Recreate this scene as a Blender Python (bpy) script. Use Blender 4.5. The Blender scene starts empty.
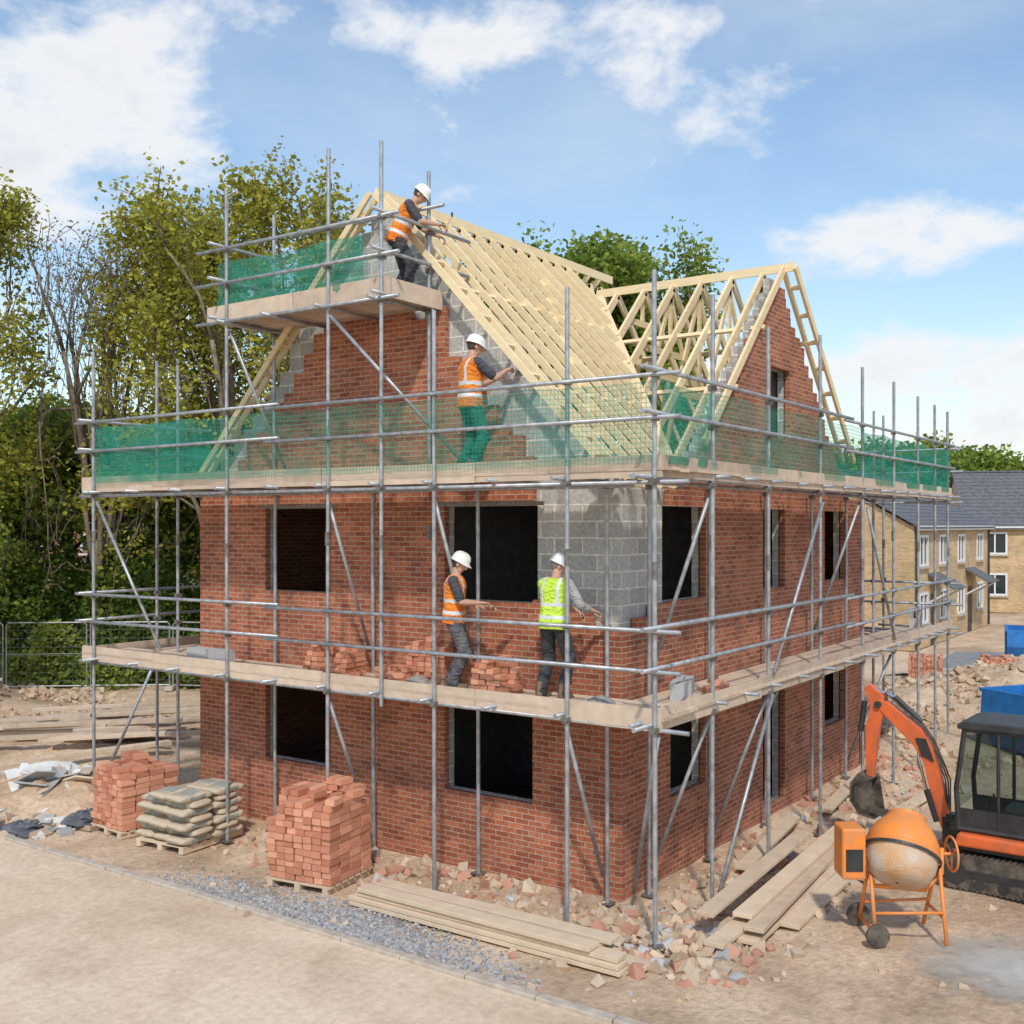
import bpy, math, random
import numpy as np
from mathutils import Vector, Matrix
random.seed(7); np.random.seed(7)
S35, C35 = math.sin(math.radians(35)), math.cos(math.radians(35))
sc = bpy.context.scene
col = sc.collection
def site(X, Y):
    """survey frame (metres east / north of the viewing stand) -> building frame"""
    a, b = X-1.43, Y-14.1
    return (a*S35+b*C35, -a*C35+b*S35)
def sdir(X, Y):
    return (X*S35+Y*C35, -X*C35+Y*S35)
V = Vector
# ------------------------------------------------------------------ materials
def newmat(name):
    m = bpy.data.materials.new(name); m.use_nodes = True
    nt = m.node_tree; return m, nt, nt.nodes['Principled BSDF']
def N(nt, t, **kw):
    n = nt.nodes.new(t)
    for k, v in kw.items():
        if k in n.inputs: n.inputs[k].default_value = v
        else: setattr(n, k, v)
    return n
def ramp(nt, stops):
    r = nt.nodes.new('ShaderNodeValToRGB'); e = r.color_ramp.elements
    while len(e) < len(stops): e.new(0.5)
    for i, (p, c) in enumerate(stops):
        e[i].position = p; e[i].color = (*c, 1)
    return r
def mat(name, c1, c2=None, scale=6, rough=.8, metal=0, bump=0, bscale=40, src='noise', detail=6, stretch=None):
    m, nt, b = newmat(name); L = nt.links.new
    b.inputs['Roughness'].default_value = rough; b.inputs['Metallic'].default_value = metal
    tc = nt.nodes.new('ShaderNodeTexCoord')
    mp = nt.nodes.new('ShaderNodeMapping')
    if stretch: mp.inputs['Scale'].default_value = stretch
    L(tc.outputs['Object'], mp.inputs['Vector'])
    if c2 is None: c2 = tuple(x*.8 for x in c1)
    if src == 'noise':
        n = N(nt, 'ShaderNodeTexNoise', Scale=scale, Detail=detail); L(mp.outputs[0], n.inputs['Vector'])
        r = ramp(nt, [(.33, c2), (.67, c1)]); L(n.outputs['Fac'], r.inputs[0])
        L(r.outputs[0], b.inputs['Base Color'])
    elif src == 'rnd':
        a = nt.nodes.new('ShaderNodeAttribute'); a.attribute_name = 'rnd'
        n = N(nt, 'ShaderNodeTexNoise', Scale=scale, Detail=detail); L(mp.outputs[0], n.inputs['Vector'])
        ad = N(nt, 'ShaderNodeMath', operation='MULTIPLY_ADD'); L(n.outputs['Fac'], ad.inputs[0]); ad.inputs[1].default_value = .5
        L(a.outputs['Fac'], ad.inputs[2])
        su = N(nt, 'ShaderNodeMath', operation='SUBTRACT'); L(ad.outputs[0], su.inputs[0]); su.inputs[1].default_value = .25
        r = ramp(nt, [(0, c2), (1, c1)]); L(su.outputs[0], r.inputs[0]); L(r.outputs[0], b.inputs['Base Color'])
    elif src == 'obj':
        oi = nt.nodes.new('ShaderNodeObjectInfo')
        n = N(nt, 'ShaderNodeTexNoise', Scale=scale, Detail=detail); L(mp.outputs[0], n.inputs['Vector'])
        ad = N(nt, 'ShaderNodeMath', operation='MULTIPLY_ADD'); L(n.outputs['Fac'], ad.inputs[0]); ad.inputs[1].default_value = 1.1
        mu = N(nt, 'ShaderNodeMath', operation='MULTIPLY_ADD'); L(oi.outputs['Random'], mu.inputs[0]); mu.inputs[1].default_value = .6; mu.inputs[2].default_value = -.35
        L(mu.outputs[0], ad.inputs[2])
        r = ramp(nt, [(0, c2), (1, c1)]); L(ad.outputs[0], r.inputs[0]); L(r.outputs[0], b.inputs['Base Color'])
    if bump:
        n2 = N(nt, 'ShaderNodeTexNoise', Scale=bscale, Detail=4); L(mp.outputs[0], n2.inputs['Vector'])
        bp = N(nt, 'ShaderNodeBump', Strength=bump, Distance=.02); L(n2.outputs['Fac'], bp.inputs['Height']); L(bp.outputs[0], b.inputs['Normal'])
    return m
def brickmat(name, c1, c2, mortar, bw=.225, rh=.075, ms=.007, bump=.4, dirt=.35, smear=.35):
    m, nt, b = newmat(name); L = nt.links.new
    tc = nt.nodes.new('ShaderNodeTexCoord')
    br = N(nt, 'ShaderNodeTexBrick', Scale=1.0)
    br.inputs['Color1'].default_value = (*c1, 1); br.inputs['Color2'].default_value = (*c2, 1); br.inputs['Mortar'].default_value = (*mortar, 1)
    br.inputs['Brick Width'].default_value = bw; br.inputs['Row Height'].default_value = rh
    br.inputs['Mortar Size'].default_value = ms; br.inputs['Mortar Smooth'].default_value = .3
    L(tc.outputs['UV'], br.inputs['Vector'])
    n = N(nt, 'ShaderNodeTexNoise', Scale=.9, Detail=8, Roughness=.65); L(tc.outputs['Object'], n.inputs['Vector'])
    r = ramp(nt, [(.3, (1-dirt,)*3), (.7, (1.15, 1.13, 1.1))]); L(n.outputs['Fac'], r.inputs[0])
    n3 = N(nt, 'ShaderNodeTexNoise', Scale=22, Detail=4); L(tc.outputs['Object'], n3.inputs['Vector'])
    r3 = ramp(nt, [(.3, (.78,)*3), (.7, (1.18,)*3)]); L(n3.outputs['Fac'], r3.inputs[0])
    mx = N(nt, 'ShaderNodeMix', data_type='RGBA', blend_type='MULTIPLY'); mx.inputs[0].default_value = 1
    L(br.outputs['Color'], mx.inputs[6]); L(r.outputs[0], mx.inputs[7])
    m2 = N(nt, 'ShaderNodeMix', data_type='RGBA', blend_type='MULTIPLY'); m2.inputs[0].default_value = 1
    L(mx.outputs[2], m2.inputs[6]); L(r3.outputs[0], m2.inputs[7])
    n5 = N(nt, 'ShaderNodeTexNoise', Scale=2.3, Detail=9, Roughness=.7); L(tc.outputs['Object'], n5.inputs['Vector'])
    r5 = N(nt, 'ShaderNodeMapRange'); L(n5.outputs['Fac'], r5.inputs[0])
    for i, v in ((1, .56), (2, .78), (3, 0), (4, smear)): r5.inputs[i].default_value = v
    m5 = N(nt, 'ShaderNodeMix', data_type='RGBA'); L(r5.outputs[0], m5.inputs[0]); L(m2.outputs[2], m5.inputs[6]); m5.inputs[7].default_value = (*mortar, 1)
    L(m5.outputs[2], b.inputs['Base Color'])
    b.inputs['Roughness'].default_value = .9
    inv = N(nt, 'ShaderNodeMath', operation='SUBTRACT'); inv.inputs[0].default_value = 1; L(br.outputs['Fac'], inv.inputs[1])
    bp = N(nt, 'ShaderNodeBump', Strength=bump, Distance=.01); L(inv.outputs[0], bp.inputs['Height']); L(bp.outputs[0], b.inputs['Normal'])
    return m
M = {}
M['brick'] = brickmat('red_brickwork', (.50, .165, .08), (.29, .082, .042), (.48, .34, .25), ms=.008, smear=.42)
M['block'] = brickmat('concrete_blockwork', (.50, .49, .455), (.38, .375, .35), (.72, .68, .61), bw=.45, rh=.225, ms=.012, dirt=.18, smear=.2)
M['tan'] = brickmat('tan_brickwork', (.70, .48, .24), (.50, .32, .15), (.60, .50, .38), bw=.225, rh=.075, ms=.010)
M['shaderoom'] = mat('interior_painted_shade', (.10, .095, .09), (.06, .055, .05))  # room shade put into the colour, so openings look dark inside
M['timber'] = mat('new_softwood', (.92, .76, .47), (.72, .54, .30), scale=3, rough=.7, src='obj', stretch=(1, 1, 6))
M['board'] = mat('scaffold_board_wood', (.70, .55, .41), (.40, .30, .22), scale=5, rough=.85, src='obj', bump=.2)
M['plank'] = mat('weathered_plank_wood', (.74, .58, .41), (.48, .36, .25), scale=4, rough=.85, src='obj', bump=.2)
M['steel'] = mat('galvanised_tube', (.47, .48, .49), (.28, .29, .30), scale=8, rough=.45, metal=.5)
M['coupler'] = mat('coupler_steel', (.27, .25, .23), (.15, .13, .12), scale=20, rough=.6, metal=.5)
M['bricks'] = mat('loose_brick', (.74, .36, .22), (.46, .175, .10), scale=9, src='rnd', bump=.3)
M['blocks'] = mat('loose_block', (.48, .47, .45), (.36, .35, .34), scale=12, src='rnd', bump=.3)
M['stone'] = mat('rubble_stone', (.62, .50, .37), (.36, .26, .18), scale=12, src='rnd')
M['clod'] = mat('earth_clod', (.62, .46, .31), (.40, .28, .18), scale=12, src='rnd')
M['rubbrick'] = mat('rubble_brick', (.54, .28, .19), (.42, .21, .14), scale=12, src='rnd')
M['gravelst'] = mat('gravel_stone', (.46, .45, .44), (.20, .20, .20), scale=12, src='rnd')
M['concrete'] = mat('kerb_concrete', (.56, .48, .39), (.42, .35, .28), scale=7, bump=.3)
M['bark'] = mat('bark', (.25, .20, .145), (.12, .095, .065), scale=5, bump=.6, bscale=14)
M['skin'] = mat('skin', (.58, .33, .23), (.48, .27, .19), scale=10, rough=.55)
M['hair'] = mat('hair', (.09, .06, .04), (.05, .035, .02), scale=60, rough=.7)
M['hairgrey'] = mat('grey_hair', (.25, .23, .21), (.14, .12, .11), scale=60, rough=.7)
M['eye'] = mat('eye_dark', (.03, .02, .02), rough=.2)
M['lip'] = mat('lip', (.36, .15, .12), rough=.5)
M['helmet'] = mat('white_helmet_plastic', (.84, .84, .82), (.76, .76, .73), rough=.3)
def cloth(name, c1, c2):
    m, nt, b = newmat(name); L = nt.links.new; b.inputs['Roughness'].default_value = .9
    tc = nt.nodes.new('ShaderNodeTexCoord')
    n = N(nt, 'ShaderNodeTexNoise', Scale=5, Detail=5); L(tc.outputs['Object'], n.inputs['Vector'])
    r = ramp(nt, [(.35, c2), (.65, c1)]); L(n.outputs['Fac'], r.inputs[0]); L(r.outputs[0], b.inputs['Base Color'])
    mp = nt.nodes.new('ShaderNodeMapping'); mp.inputs['Rotation'].default_value = (.5, .3, .2); mp.inputs['Scale'].default_value = (1, 1, 2.2); L(tc.outputs['Object'], mp.inputs['Vector'])
    w_ = N(nt, 'ShaderNodeTexNoise', Scale=7, Detail=3, Distortion=1.4); L(mp.outputs[0], w_.inputs['Vector'])
    bp = N(nt, 'ShaderNodeBump', Strength=1.0, Distance=.06); L(w_.outputs['Fac'], bp.inputs['Height']); L(bp.outputs[0], b.inputs['Normal']); return m
M['orange'] = cloth('orange_hi_vis_fabric', (.95, .30, .03), (.80, .20, .02))
M['lime'] = cloth('lime_hi_vis_fabric', (.66, .90, .09), (.48, .72, .06))
M['reflect'] = mat('reflective_tape', (.72, .73, .72), (.58, .59, .58), rough=.4)
M['greytrs'] = cloth('grey_work_cloth', (.17, .17, .18), (.09, .09, .10))
M['blacktrs'] = cloth('black_work_cloth', (.075, .078, .085), (.035, .037, .042))
M['greentrs'] = cloth('green_work_cloth', (.035, .20, .14), (.015, .11, .08))
M['shirt'] = cloth('dark_grey_shirt', (.09, .09, .105), (.05, .05, .06))
M['lshirt'] = cloth('light_grey_shirt', (.42, .42, .41), (.30, .30, .29))
M['boot'] = mat('boot_leather', (.24, .15, .09), (.12, .075, .045), scale=12, rough=.7)
M['mortar'] = mat('wet_mortar', (.34, .32, .29), (.24, .22, .20), scale=12, bump=.6)
M['exred'] = mat('orange_machine_paint', (.80, .15, .035), (.54, .13, .05), scale=5, rough=.45, detail=10)
M['exblack'] = mat('black_machine_metal', (.045, .043, .042), (.02, .02, .02), scale=5, rough=.5)
M['rubber'] = mat('rubber_track', (.15, .12, .09), (.04, .034, .03), scale=8, rough=.85, bump=.4)
M['chrome'] = mat('chrome_rod', (.7, .7, .7), rough=.15, metal=1)
M['mixor'] = mat('orange_mixer_paint', (.88, .26, .03), (.64, .25, .09), scale=7, rough=.5, detail=10)
M['mixcem'] = mat('cement_crusted_paint', (.58, .51, .42), (.62, .34, .15), scale=4, rough=.85, bump=.6)
M['bag'] = mat('cement_sack_paper', (.58, .48, .345), (.44, .36, .26), scale=6, rough=.85, bump=.7, bscale=12)
M['bagprint'] = mat('sack_grey_print', (.36, .37, .32), (.25, .27, .23), scale=20, rough=.8)
M['white'] = mat('white_paint', (.80, .80, .78), (.72, .72, .70), rough=.5)
M['plasterb'] = mat('plasterboard_offcut', (.74, .73, .68), (.56, .54, .49), scale=4, rough=.9)
M['greysheet'] = mat('grey_sheet', (.40, .40, .39), (.27, .27, .26), scale=4, rough=.9, bump=.4, bscale=6)
M['darksheet'] = mat('dark_plastic_sheet', (.06, .07, .085), (.14, .15, .17), scale=4, rough=.6, bump=1, bscale=9)
M['rooftile'] = mat('grey_roof_tile', (.16, .16, .17), (.10, .10, .11), scale=5, rough=.8)
M['redtile'] = mat('red_roof_tile', (.34, .14, .09), (.22, .09, .06), scale=5, rough=.8)
M['blue'] = mat('blue_skip_paint', (.02, .20, .55), (.02, .13, .38), scale=4, rough=.5)
def glassmat():
    m, nt, b = newmat('window_glass'); b.inputs['Base Color'].default_value = (.03, .04, .045, 1); b.inputs['Roughness'].default_value = .06
    return m
M['glass'] = glassmat()
def cabglass():
    m, nt, b = newmat('cab_glass'); L = nt.links.new
    b.inputs['Base Color'].default_value = (.02, .03, .03, 1); b.inputs['Roughness'].default_value = .04
    t = nt.nodes.new('ShaderNodeBsdfTransparent'); t.inputs[0].default_value = (.75, .85, .82, 1)
    mx = nt.nodes.new('ShaderNodeMixShader'); mx.inputs[0].default_value = .3
    L(t.outputs[0], mx.inputs[1]); L(b.outputs[0], mx.inputs[2]); L(mx.outputs[0], nt.nodes['Material Output'].inputs[0]); return m
M['cabglass'] = cabglass()
def leafmat(name, dark, light, tr=.3):
    m, nt, b = newmat(name); L = nt.links.new
    a = nt.nodes.new('ShaderNodeAttribute'); a.attribute_name = 'rnd'
    r = ramp(nt, [(0, dark), (1, light)]); L(a.outputs['Fac'], r.inputs[0])
    d = nt.nodes.new('ShaderNodeBsdfDiffuse'); t = nt.nodes.new('ShaderNodeBsdfTranslucent')
    L(r.outputs[0], d.inputs[0]); L(r.outputs[0], t.inputs[0])
    mx = nt.nodes.new('ShaderNodeMixShader'); mx.inputs[0].default_value = tr
    L(d.outputs[0], mx.inputs[1]); L(t.outputs[0], mx.inputs[2]); L(mx.outputs[0], nt.nodes['Material Output'].inputs[0]); return m
M['leafoak'] = leafmat('spring_oak_leaves', (.22, .225, .035), (.60, .56, .11), .45)
M['leafgreen'] = leafmat('green_leaves', (.12, .20, .035), (.40, .48, .10), .45)
M['leafdark'] = leafmat('dark_leaves', (.06, .12, .025), (.28, .36, .07), .4)
M['leafbrown'] = leafmat('budding_twigs', (.22, .17, .08), (.36, .32, .13), .3)
def netmat(name, lo, hi, gridk):
    m, nt, b = newmat(name); L = nt.links.new
    tc = nt.nodes.new('ShaderNodeTexCoord')
    br = N(nt, 'ShaderNodeTexBrick', Scale=1.0, offset=0.0)
    br.inputs['Brick Width'].default_value = .06; br.inputs['Row Height'].default_value = .06; br.inputs['Mortar Size'].default_value = .006
    L(tc.outputs['UV'], br.inputs['Vector'])
    n = N(nt, 'ShaderNodeTexNoise', Scale=1.6, Detail=4); L(tc.outputs['Object'], n.inputs['Vector'])
    mr = N(nt, 'ShaderNodeMapRange'); mr.inputs[1].default_value = .35; mr.inputs[2].default_value = .7; mr.inputs[3].default_value = lo; mr.inputs[4].default_value = hi
    L(n.outputs['Fac'], mr.inputs[0])
    mxm = N(nt, 'ShaderNodeMath', operation='MAXIMUM'); L(mr.outputs[0], mxm.inputs[0])
    sc_ = N(nt, 'ShaderNodeMath', operation='MULTIPLY'); L(br.outputs['Fac'], sc_.inputs[0]); sc_.inputs[1].default_value = gridk
    L(sc_.outputs[0], mxm.inputs[1])
    c = (.045, .37, .26, 1)
    d = nt.nodes.new('ShaderNodeBsdfDiffuse'); d.inputs[0].default_value = c
    t2 = nt.nodes.new('ShaderNodeBsdfTranslucent'); t2.inputs[0].default_value = c
    md = nt.nodes.new('ShaderNodeMixShader'); md.inputs[0].default_value = .4; L(d.outputs[0], md.inputs[1]); L(t2.outputs[0], md.inputs[2])
    t = nt.nodes.new('ShaderNodeBsdfTransparent')
    mx = nt.nodes.new('ShaderNodeMixShader'); L(mxm.outputs[0], mx.inputs[0]); L(t.outputs[0], mx.inputs[1]); L(md.outputs[0], mx.inputs[2])
    L(mx.outputs[0], nt.nodes['Material Output'].inputs[0]); return m
M['net'] = netmat('sheer_green_debris_net', .04, .30, .6)
M['netdense'] = netmat('green_debris_net', .25, .75, .7)
def groundmat(name, cols, road=False):
    m, nt, b = newmat(name); L = nt.links.new
    tc = nt.nodes.new('ShaderNodeTexCoord'); b.inputs['Roughness'].default_value = .95
    n1 = N(nt, 'ShaderNodeTexNoise', Scale=.35, Detail=9, Roughness=.6, Distortion=.5); L(tc.outputs['Object'], n1.inputs['Vector'])
    r1 = ramp(nt, [(.32, cols[0]), (.5, cols[1]), (.68, cols[2])]); L(n1.outputs['Fac'], r1.inputs[0])
    n2 = N(nt, 'ShaderNodeTexNoise', Scale=9, Detail=10, Roughness=.7); L(tc.outputs['Object'], n2.inputs['Vector'])
    r2 = ramp(nt, [(.35, (.66, .64, .62) if not road else (.8, .79, .77)), (.62, (1.1, 1.1, 1.1))]); L(n2.outputs['Fac'], r2.inputs[0])
    mx = N(nt, 'ShaderNodeMix', data_type='RGBA', blend_type='MULTIPLY'); mx.inputs[0].default_value = .8
    L(r1.outputs[0], mx.inputs[6]); L(r2.outputs[0], mx.inputs[7])
    out = mx.outputs[2]
    # broad uneven damp patches plus faint wheel paths
    specs = [((.8, .8, 1), .9, .86, (.34, .52)), ((1.2, .16, 1), .8, .90, (.40, .56))] if road else [((.6, 1.1, 1), 1.0, .78, (.38, .6))]
    for s_, w_, lo, st in specs:
        mp = N(nt, 'ShaderNodeMapping'); mp.inputs['Scale'].default_value = s_; L(tc.outputs['Object'], mp.inputs['Vector'])
        n3 = N(nt, 'ShaderNodeTexNoise', Scale=w_, Detail=7, Distortion=.7); L(mp.outputs[0], n3.inputs['Vector'])
        r3 = ramp(nt, [(st[0], (lo, lo-.03, lo-.06)), (st[1], (1.04, 1.03, 1.02))]); L(n3.outputs['Fac'], r3.inputs[0])
        m3 = N(nt, 'ShaderNodeMix', data_type='RGBA', blend_type='MULTIPLY'); m3.inputs[0].default_value = .8
        L(out, m3.inputs[6]); L(r3.outputs[0], m3.inputs[7]); out = m3.outputs[2]
    L(out, b.inputs['Base Color'])
    n4 = N(nt, 'ShaderNodeTexNoise', Scale=14, Detail=8, Roughness=.65); L(tc.outputs['Object'], n4.inputs['Vector'])
    bp = N(nt, 'ShaderNodeBump', Strength=.25 if road else .7, Distance=.06 if not road else .04); L(n4.outputs['Fac'], bp.inputs['Height']); L(bp.outputs[0], b.inputs['Normal'])
    return m
M['ground'] = groundmat('bare_earth', [(.46, .32, .205), (.66, .485, .33), (.74, .58, .42)])
M['road'] = groundmat('dusty_road', [(.58, .445, .32), (.66, .52, .385), (.72, .585, .45)], road=True)
M['grass'] = groundmat('rough_grass', [(.07, .11, .025), (.13, .16, .04), (.28, .23, .12)])
M['asphalt'] = mat('pale_asphalt', (.28, .28, .275), (.22, .22, .22), scale=2)
def spillmat():
    m, nt, b = newmat('cement_washout'); L = nt.links.new; b.inputs['Roughness'].default_value = .9
    tc = nt.nodes.new('ShaderNodeTexCoord')
    n = N(nt, 'ShaderNodeTexNoise', Scale=2.2, Detail=9, Roughness=.65); L(tc.outputs['Object'], n.inputs['Vector'])
    r = ramp(nt, [(.35, (.42, .385, .32)), (.65, (.60, .575, .53))]); L(n.outputs['Fac'], r.inputs[0]); L(r.outputs[0], b.inputs['Base Color'])
    ln = N(nt, 'ShaderNodeVectorMath', operation='LENGTH'); L(tc.outputs['Object'], ln.inputs[0])
    ad = N(nt, 'ShaderNodeMath', operation='MULTIPLY_ADD'); L(n.outputs['Fac'], ad.inputs[0]); ad.inputs[1].default_value = 2.6; L(ln.outputs['Value'], ad.inputs[2])
    mr = N(nt, 'ShaderNodeMapRange'); L(ad.outputs[0], mr.inputs[0])
    for i, v in ((1, 1.6), (2, 2.45), (3, .85), (4, 0)): mr.inputs[i].default_value = v
    t = nt.nodes.new('ShaderNodeBsdfTransparent'); mx = nt.nodes.new('ShaderNodeMixShader')
    L(mr.outputs[0], mx.inputs[0]); L(t.outputs[0], mx.inputs[1]); L(b.outputs[0], mx.inputs[2]); L(mx.outputs[0], nt.nodes['Material Output'].inputs[0]); return m
M['spill'] = spillmat()
# ------------------------------------------------------------------ mesh builder
class MB:
    def __init__(s): s.v = []; s.f = []; s.m = []; s.r = []
    def add(s, vs, fs, m=0, r=None):
        o = len(s.v); s.v.extend([tuple(p) for p in vs])
        if r is None: r = random.random()
        for f in fs: s.f.append(tuple(i+o for i in f)); s.m.append(m); s.r.append(r)
    def box(s, c, d, R=None, m=0, r=None):
        vs = []
        for x in (-.5, .5):
            for y in (-.5, .5):
                for z in (-.5, .5):
                    p = V((x*d[0], y*d[1], z*d[2]))
                    if R is not None: p = R @ p
                    vs.append(p+V(c))
        s.add(vs, [(0, 1, 3, 2), (4, 6, 7, 5), (0, 4, 5, 1), (2, 3, 7, 6), (0, 2, 6, 4), (1, 5, 7, 3)], m, r)
    def rings(s, rs, m=0, caps=True, r=None):
        n = len(rs[0]); vs = [p for q in rs for p in q]; fs = []
        for k in range(len(rs)-1):
            for i in range(n):
                j = (i+1) % n
                fs.append((k*n+i, k*n+j, (k+1)*n+j, (k+1)*n+i))
        if caps:
            fs.append(tuple(range(n-1, -1, -1))); fs.append(tuple((len(rs)-1)*n+i for i in range(n)))
        s.add(vs, fs, m, r)
    def tube(s, a, b, ra, rb=None, n=8, m=0, caps=True, r=None):
        a, b = V(a), V(b); rb = ra if rb is None else rb
        x, y = frame((b-a).normalized())
        rs = []
        for p, rr in ((a, ra), (b, rb)):
            rs.append([p+(x*math.cos(t)+y*math.sin(t))*rr for t in [2*math.pi*i/n for i in range(n)]])
        s.rings(rs, m, caps, r)
    def path(s, pts, rad, n=8, m=0, r=None):
        pts = [V(p) for p in pts]; rs = []
        x, y = frame((pts[1]-pts[0]).normalized())
        for i, p in enumerate(pts):
            d = (pts[min(i+1, len(pts)-1)]-pts[max(i-1, 0)]).normalized()
            x = (x-d*x.dot(d)).normalized(); y = d.cross(x)
            rr = rad[i] if isinstance(rad, (list, tuple)) else rad
            rs.append([p+(x*math.cos(t)+y*math.sin(t))*rr for t in [2*math.pi*k/n for k in range(n)]])
        s.rings(rs, m, True, r)
    def caps(s, a, b, ra, rb, n=12, m=0):
        a, b = V(a), V(b); d = (b-a); L = d.length; d = d.normalized() if L > 1e-6 else V((0, 0, 1)); x, y = frame(d); rs = []
        def ring(c, rr): rs.append([c+(x*math.cos(t)+y*math.sin(t))*rr for t in [2*math.pi*i/n for i in range(n)]])
        for k in (.12, .4, .7, 1.0):
            t = k*math.pi/2; ring(a-d*ra*math.cos(t), ra*math.sin(t))
        for k in (1.0, .7, .4, .12):
            t = k*math.pi/2; ring(b+d*rb*math.cos(t), rb*math.sin(t))
        s.rings(rs, m)
    def ell(s, c, rad, R=None, n=14, k=9, m=0):
        rs = []
        for j in range(k):
            t = math.pi*(j+.35)/(k-.3)
            q = []
            for i in range(n):
                a = 2*math.pi*i/n
                p = V((rad[0]*math.sin(t)*math.cos(a), rad[1]*math.sin(t)*math.sin(a), -rad[2]*math.cos(t)))
                if R is not None: p = R @ p
                q.append(p+V(c))
            rs.append(q)
        s.rings(rs, m)
    def prism(s, outline, y0, y1, m=0, axes=(0, 2, 1)):
        def P(a, b, c):
            p = [0, 0, 0]; p[axes[0]] = a; p[axes[1]] = b; p[axes[2]] = c; return V(p)
        s.rings([[P(a, b, y0) for a, b in outline], [P(a, b, y1) for a, b in outline]], m)
    def build(s, name, mats, parent=None, loc=(0, 0, 0), smooth=False, uv=False, rz=0, auto=False):
        me = bpy.data.meshes.new(name); me.from_pydata(s.v, [], s.f)
        for mm in mats: me.materials.append(M[mm] if isinstance(mm, str) else mm)
        me.polygons.foreach_set('material_index', s.m)
        a = me.attributes.new('rnd', 'FLOAT', 'FACE'); a.data.foreach_set('value', s.r)
        if uv:
            u = me.uv_layers.new(name='UVMap'); d = []
            vs = me.vertices
            for p in me.polygons:
                n = p.normal; ax = max(range(3), key=lambda i: abs(n[i]))
                for vi in p.vertices:
                    c = vs[vi].co
                    d += [c.y, c.z] if ax == 0 else ([c.x, c.z] if ax == 1 else [c.x, c.y])
            u.data.foreach_set('uv', d)
        if smooth: me.polygons.foreach_set('use_smooth', [True]*len(me.polygons))
        me.update()
        return place(name, me, parent, loc, rz)
def place(name, me, parent=None, loc=(0, 0, 0), rz=0):
    o = bpy.data.objects.new(name, me); col.objects.link(o); o.location = loc; o.rotation_euler = (0, 0, rz)
    if parent: o.parent = parent
    return o
def frame(d):
    up = V((0, 0, 1)) if abs(d.z) < .95 else V((1, 0, 0))
    x = up.cross(d).normalized(); return x, d.cross(x)
def tag(o, label=None, category=None, group=None, kind=None):
    if label: o['label'] = label
    if category: o['category'] = category
    if group: o['group'] = group
    if kind: o['kind'] = kind
    return o
def empty(name, loc=(0, 0, 0), rz=0, **kw):
    o = bpy.data.objects.new(name, None); col.objects.link(o); o.location = loc; o.rotation_euler = (0, 0, rz); o.empty_display_size = .3
    return tag(o, **kw)
def Rz(a): return Matrix.Rotation(a, 3, 'Z')
def bevel(o, w=.01, seg=2):
    b = o.modifiers.new('bevel', 'BEVEL'); b.width = w; b.segments = seg; b.limit_method = 'ANGLE'; return o
# ------------------------------------------------------------------ ground
def hnoise(x, y):
    return (math.sin(x*1.7+math.sin(y*1.3)*1.5)*.5+math.sin(y*2.1+math.sin(x*2.3+1)*1.2)*.5+math.sin(x*5.1+y*3.7)*.3+math.sin(y*6.3-x*4.1)*.3)/1.6
mounds = []
for X, Y, r, h in ((-14.5, 28, 1.6, .5), (-17, 29.5, 2.4, .8), (13.5, 30, 2.5, .9), (10.3, 28, 1.5, .55), (16.5, 33, 2.2, 1.0), (9.6, 20.5, .9, .35), (8.6, 18.3, .7, .28), (9.0, 24, 1.2, .4), (12.6, 26.0, 1.6, .5), (-9.5, 24, 2.2, .25), (-11.5, 22, 1.3, .22)):
    mounds.append((*site(X, Y), r, h))
def gz(x, y):
    if x < -2.6: base = 0.0
    else:
        k = min(1, (x+2.6)/.8); base = (hnoise(x, y)*.035-.03)*k
    for mx, my, r, h in mounds:
        d2 = ((x-mx)**2+(y-my)**2)/(r*r)
        if d2 < 9: base += h*math.exp(-d2)*(1+.25*hnoise(x*2, y*2))
    return base
fine = list(np.arange(-4, 24, .2)); far_ = [30, 40, 60, 100, 200, 500, 1500]
xs = [-1500, -500, -150, -60, -30, -15, -8, -5]+fine+[x for x in far_ if x > 24]
fy = list(np.arange(-12, 26, .2))
ys = [-1500, -500, -200, -100, -60, -40, -25, -16]+fy+[34, 50, 80, 150, 400, 1500]
mb = MB(); nx, ny = len(xs), len(ys)
vs = [(x, y, gz(x, y)) for x in xs for y in ys]
fs = [(i*ny+j, (i+1)*ny+j, (i+1)*ny+j+1, i*ny+j+1) for i in range(nx-1) for j in range(ny-1)]
mb.add(vs, fs)
tag(mb.build('ground', ['ground'], smooth=True), 'bare sandy building site earth, rutted and stony', 'ground', kind='structure')
mb = MB(); mb.add([(-60, -80, .006), (-3.12, -80, .006), (-3.12, 90, .006), (-60, 90, .006)], [(0, 1, 2, 3)])
tag(mb.build('road', ['road']), 'dusty unfinished road surface beside the building plot', 'road', kind='structure')
mb = MB()
y = -30
while y < 60:
    mb.box((-3.06+random.uniform(-.008, .008), y+.455, .005+random.uniform(-.006, .004)), (.13, .90, .10)); y += .915
tag(bevel(mb.build('kerb', ['concrete']), .012), 'low concrete kerb half buried in dust', 'kerb', kind='structure')
def gsheet(name, pts, m, z, label, cat):
    mb = MB(); mb.add([(*site(*p), z) for p in pts], [tuple(range(len(pts)))])
    return tag(mb.build(name, [m]), label, cat, kind='structure')
gsheet('grass', [(-60, 33), (-7.5, 33), (-3, 60), (10, 75), (10, 140), (-90, 140)], 'grass', .03, 'rough grass beneath the trees', 'grass')
gsheet('road', [(14, 36.5), (60, 30), (60, 36), (17, 41.5)], 'asphalt', .05, 'grey estate road in front of finished houses', 'road')
gsheet('pavement', [(12, 35.2), (60, 28.5), (60, 29.9), (14, 36.4)], 'concrete', .09, 'pale concrete footway of the housing estate', 'pavement')
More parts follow.
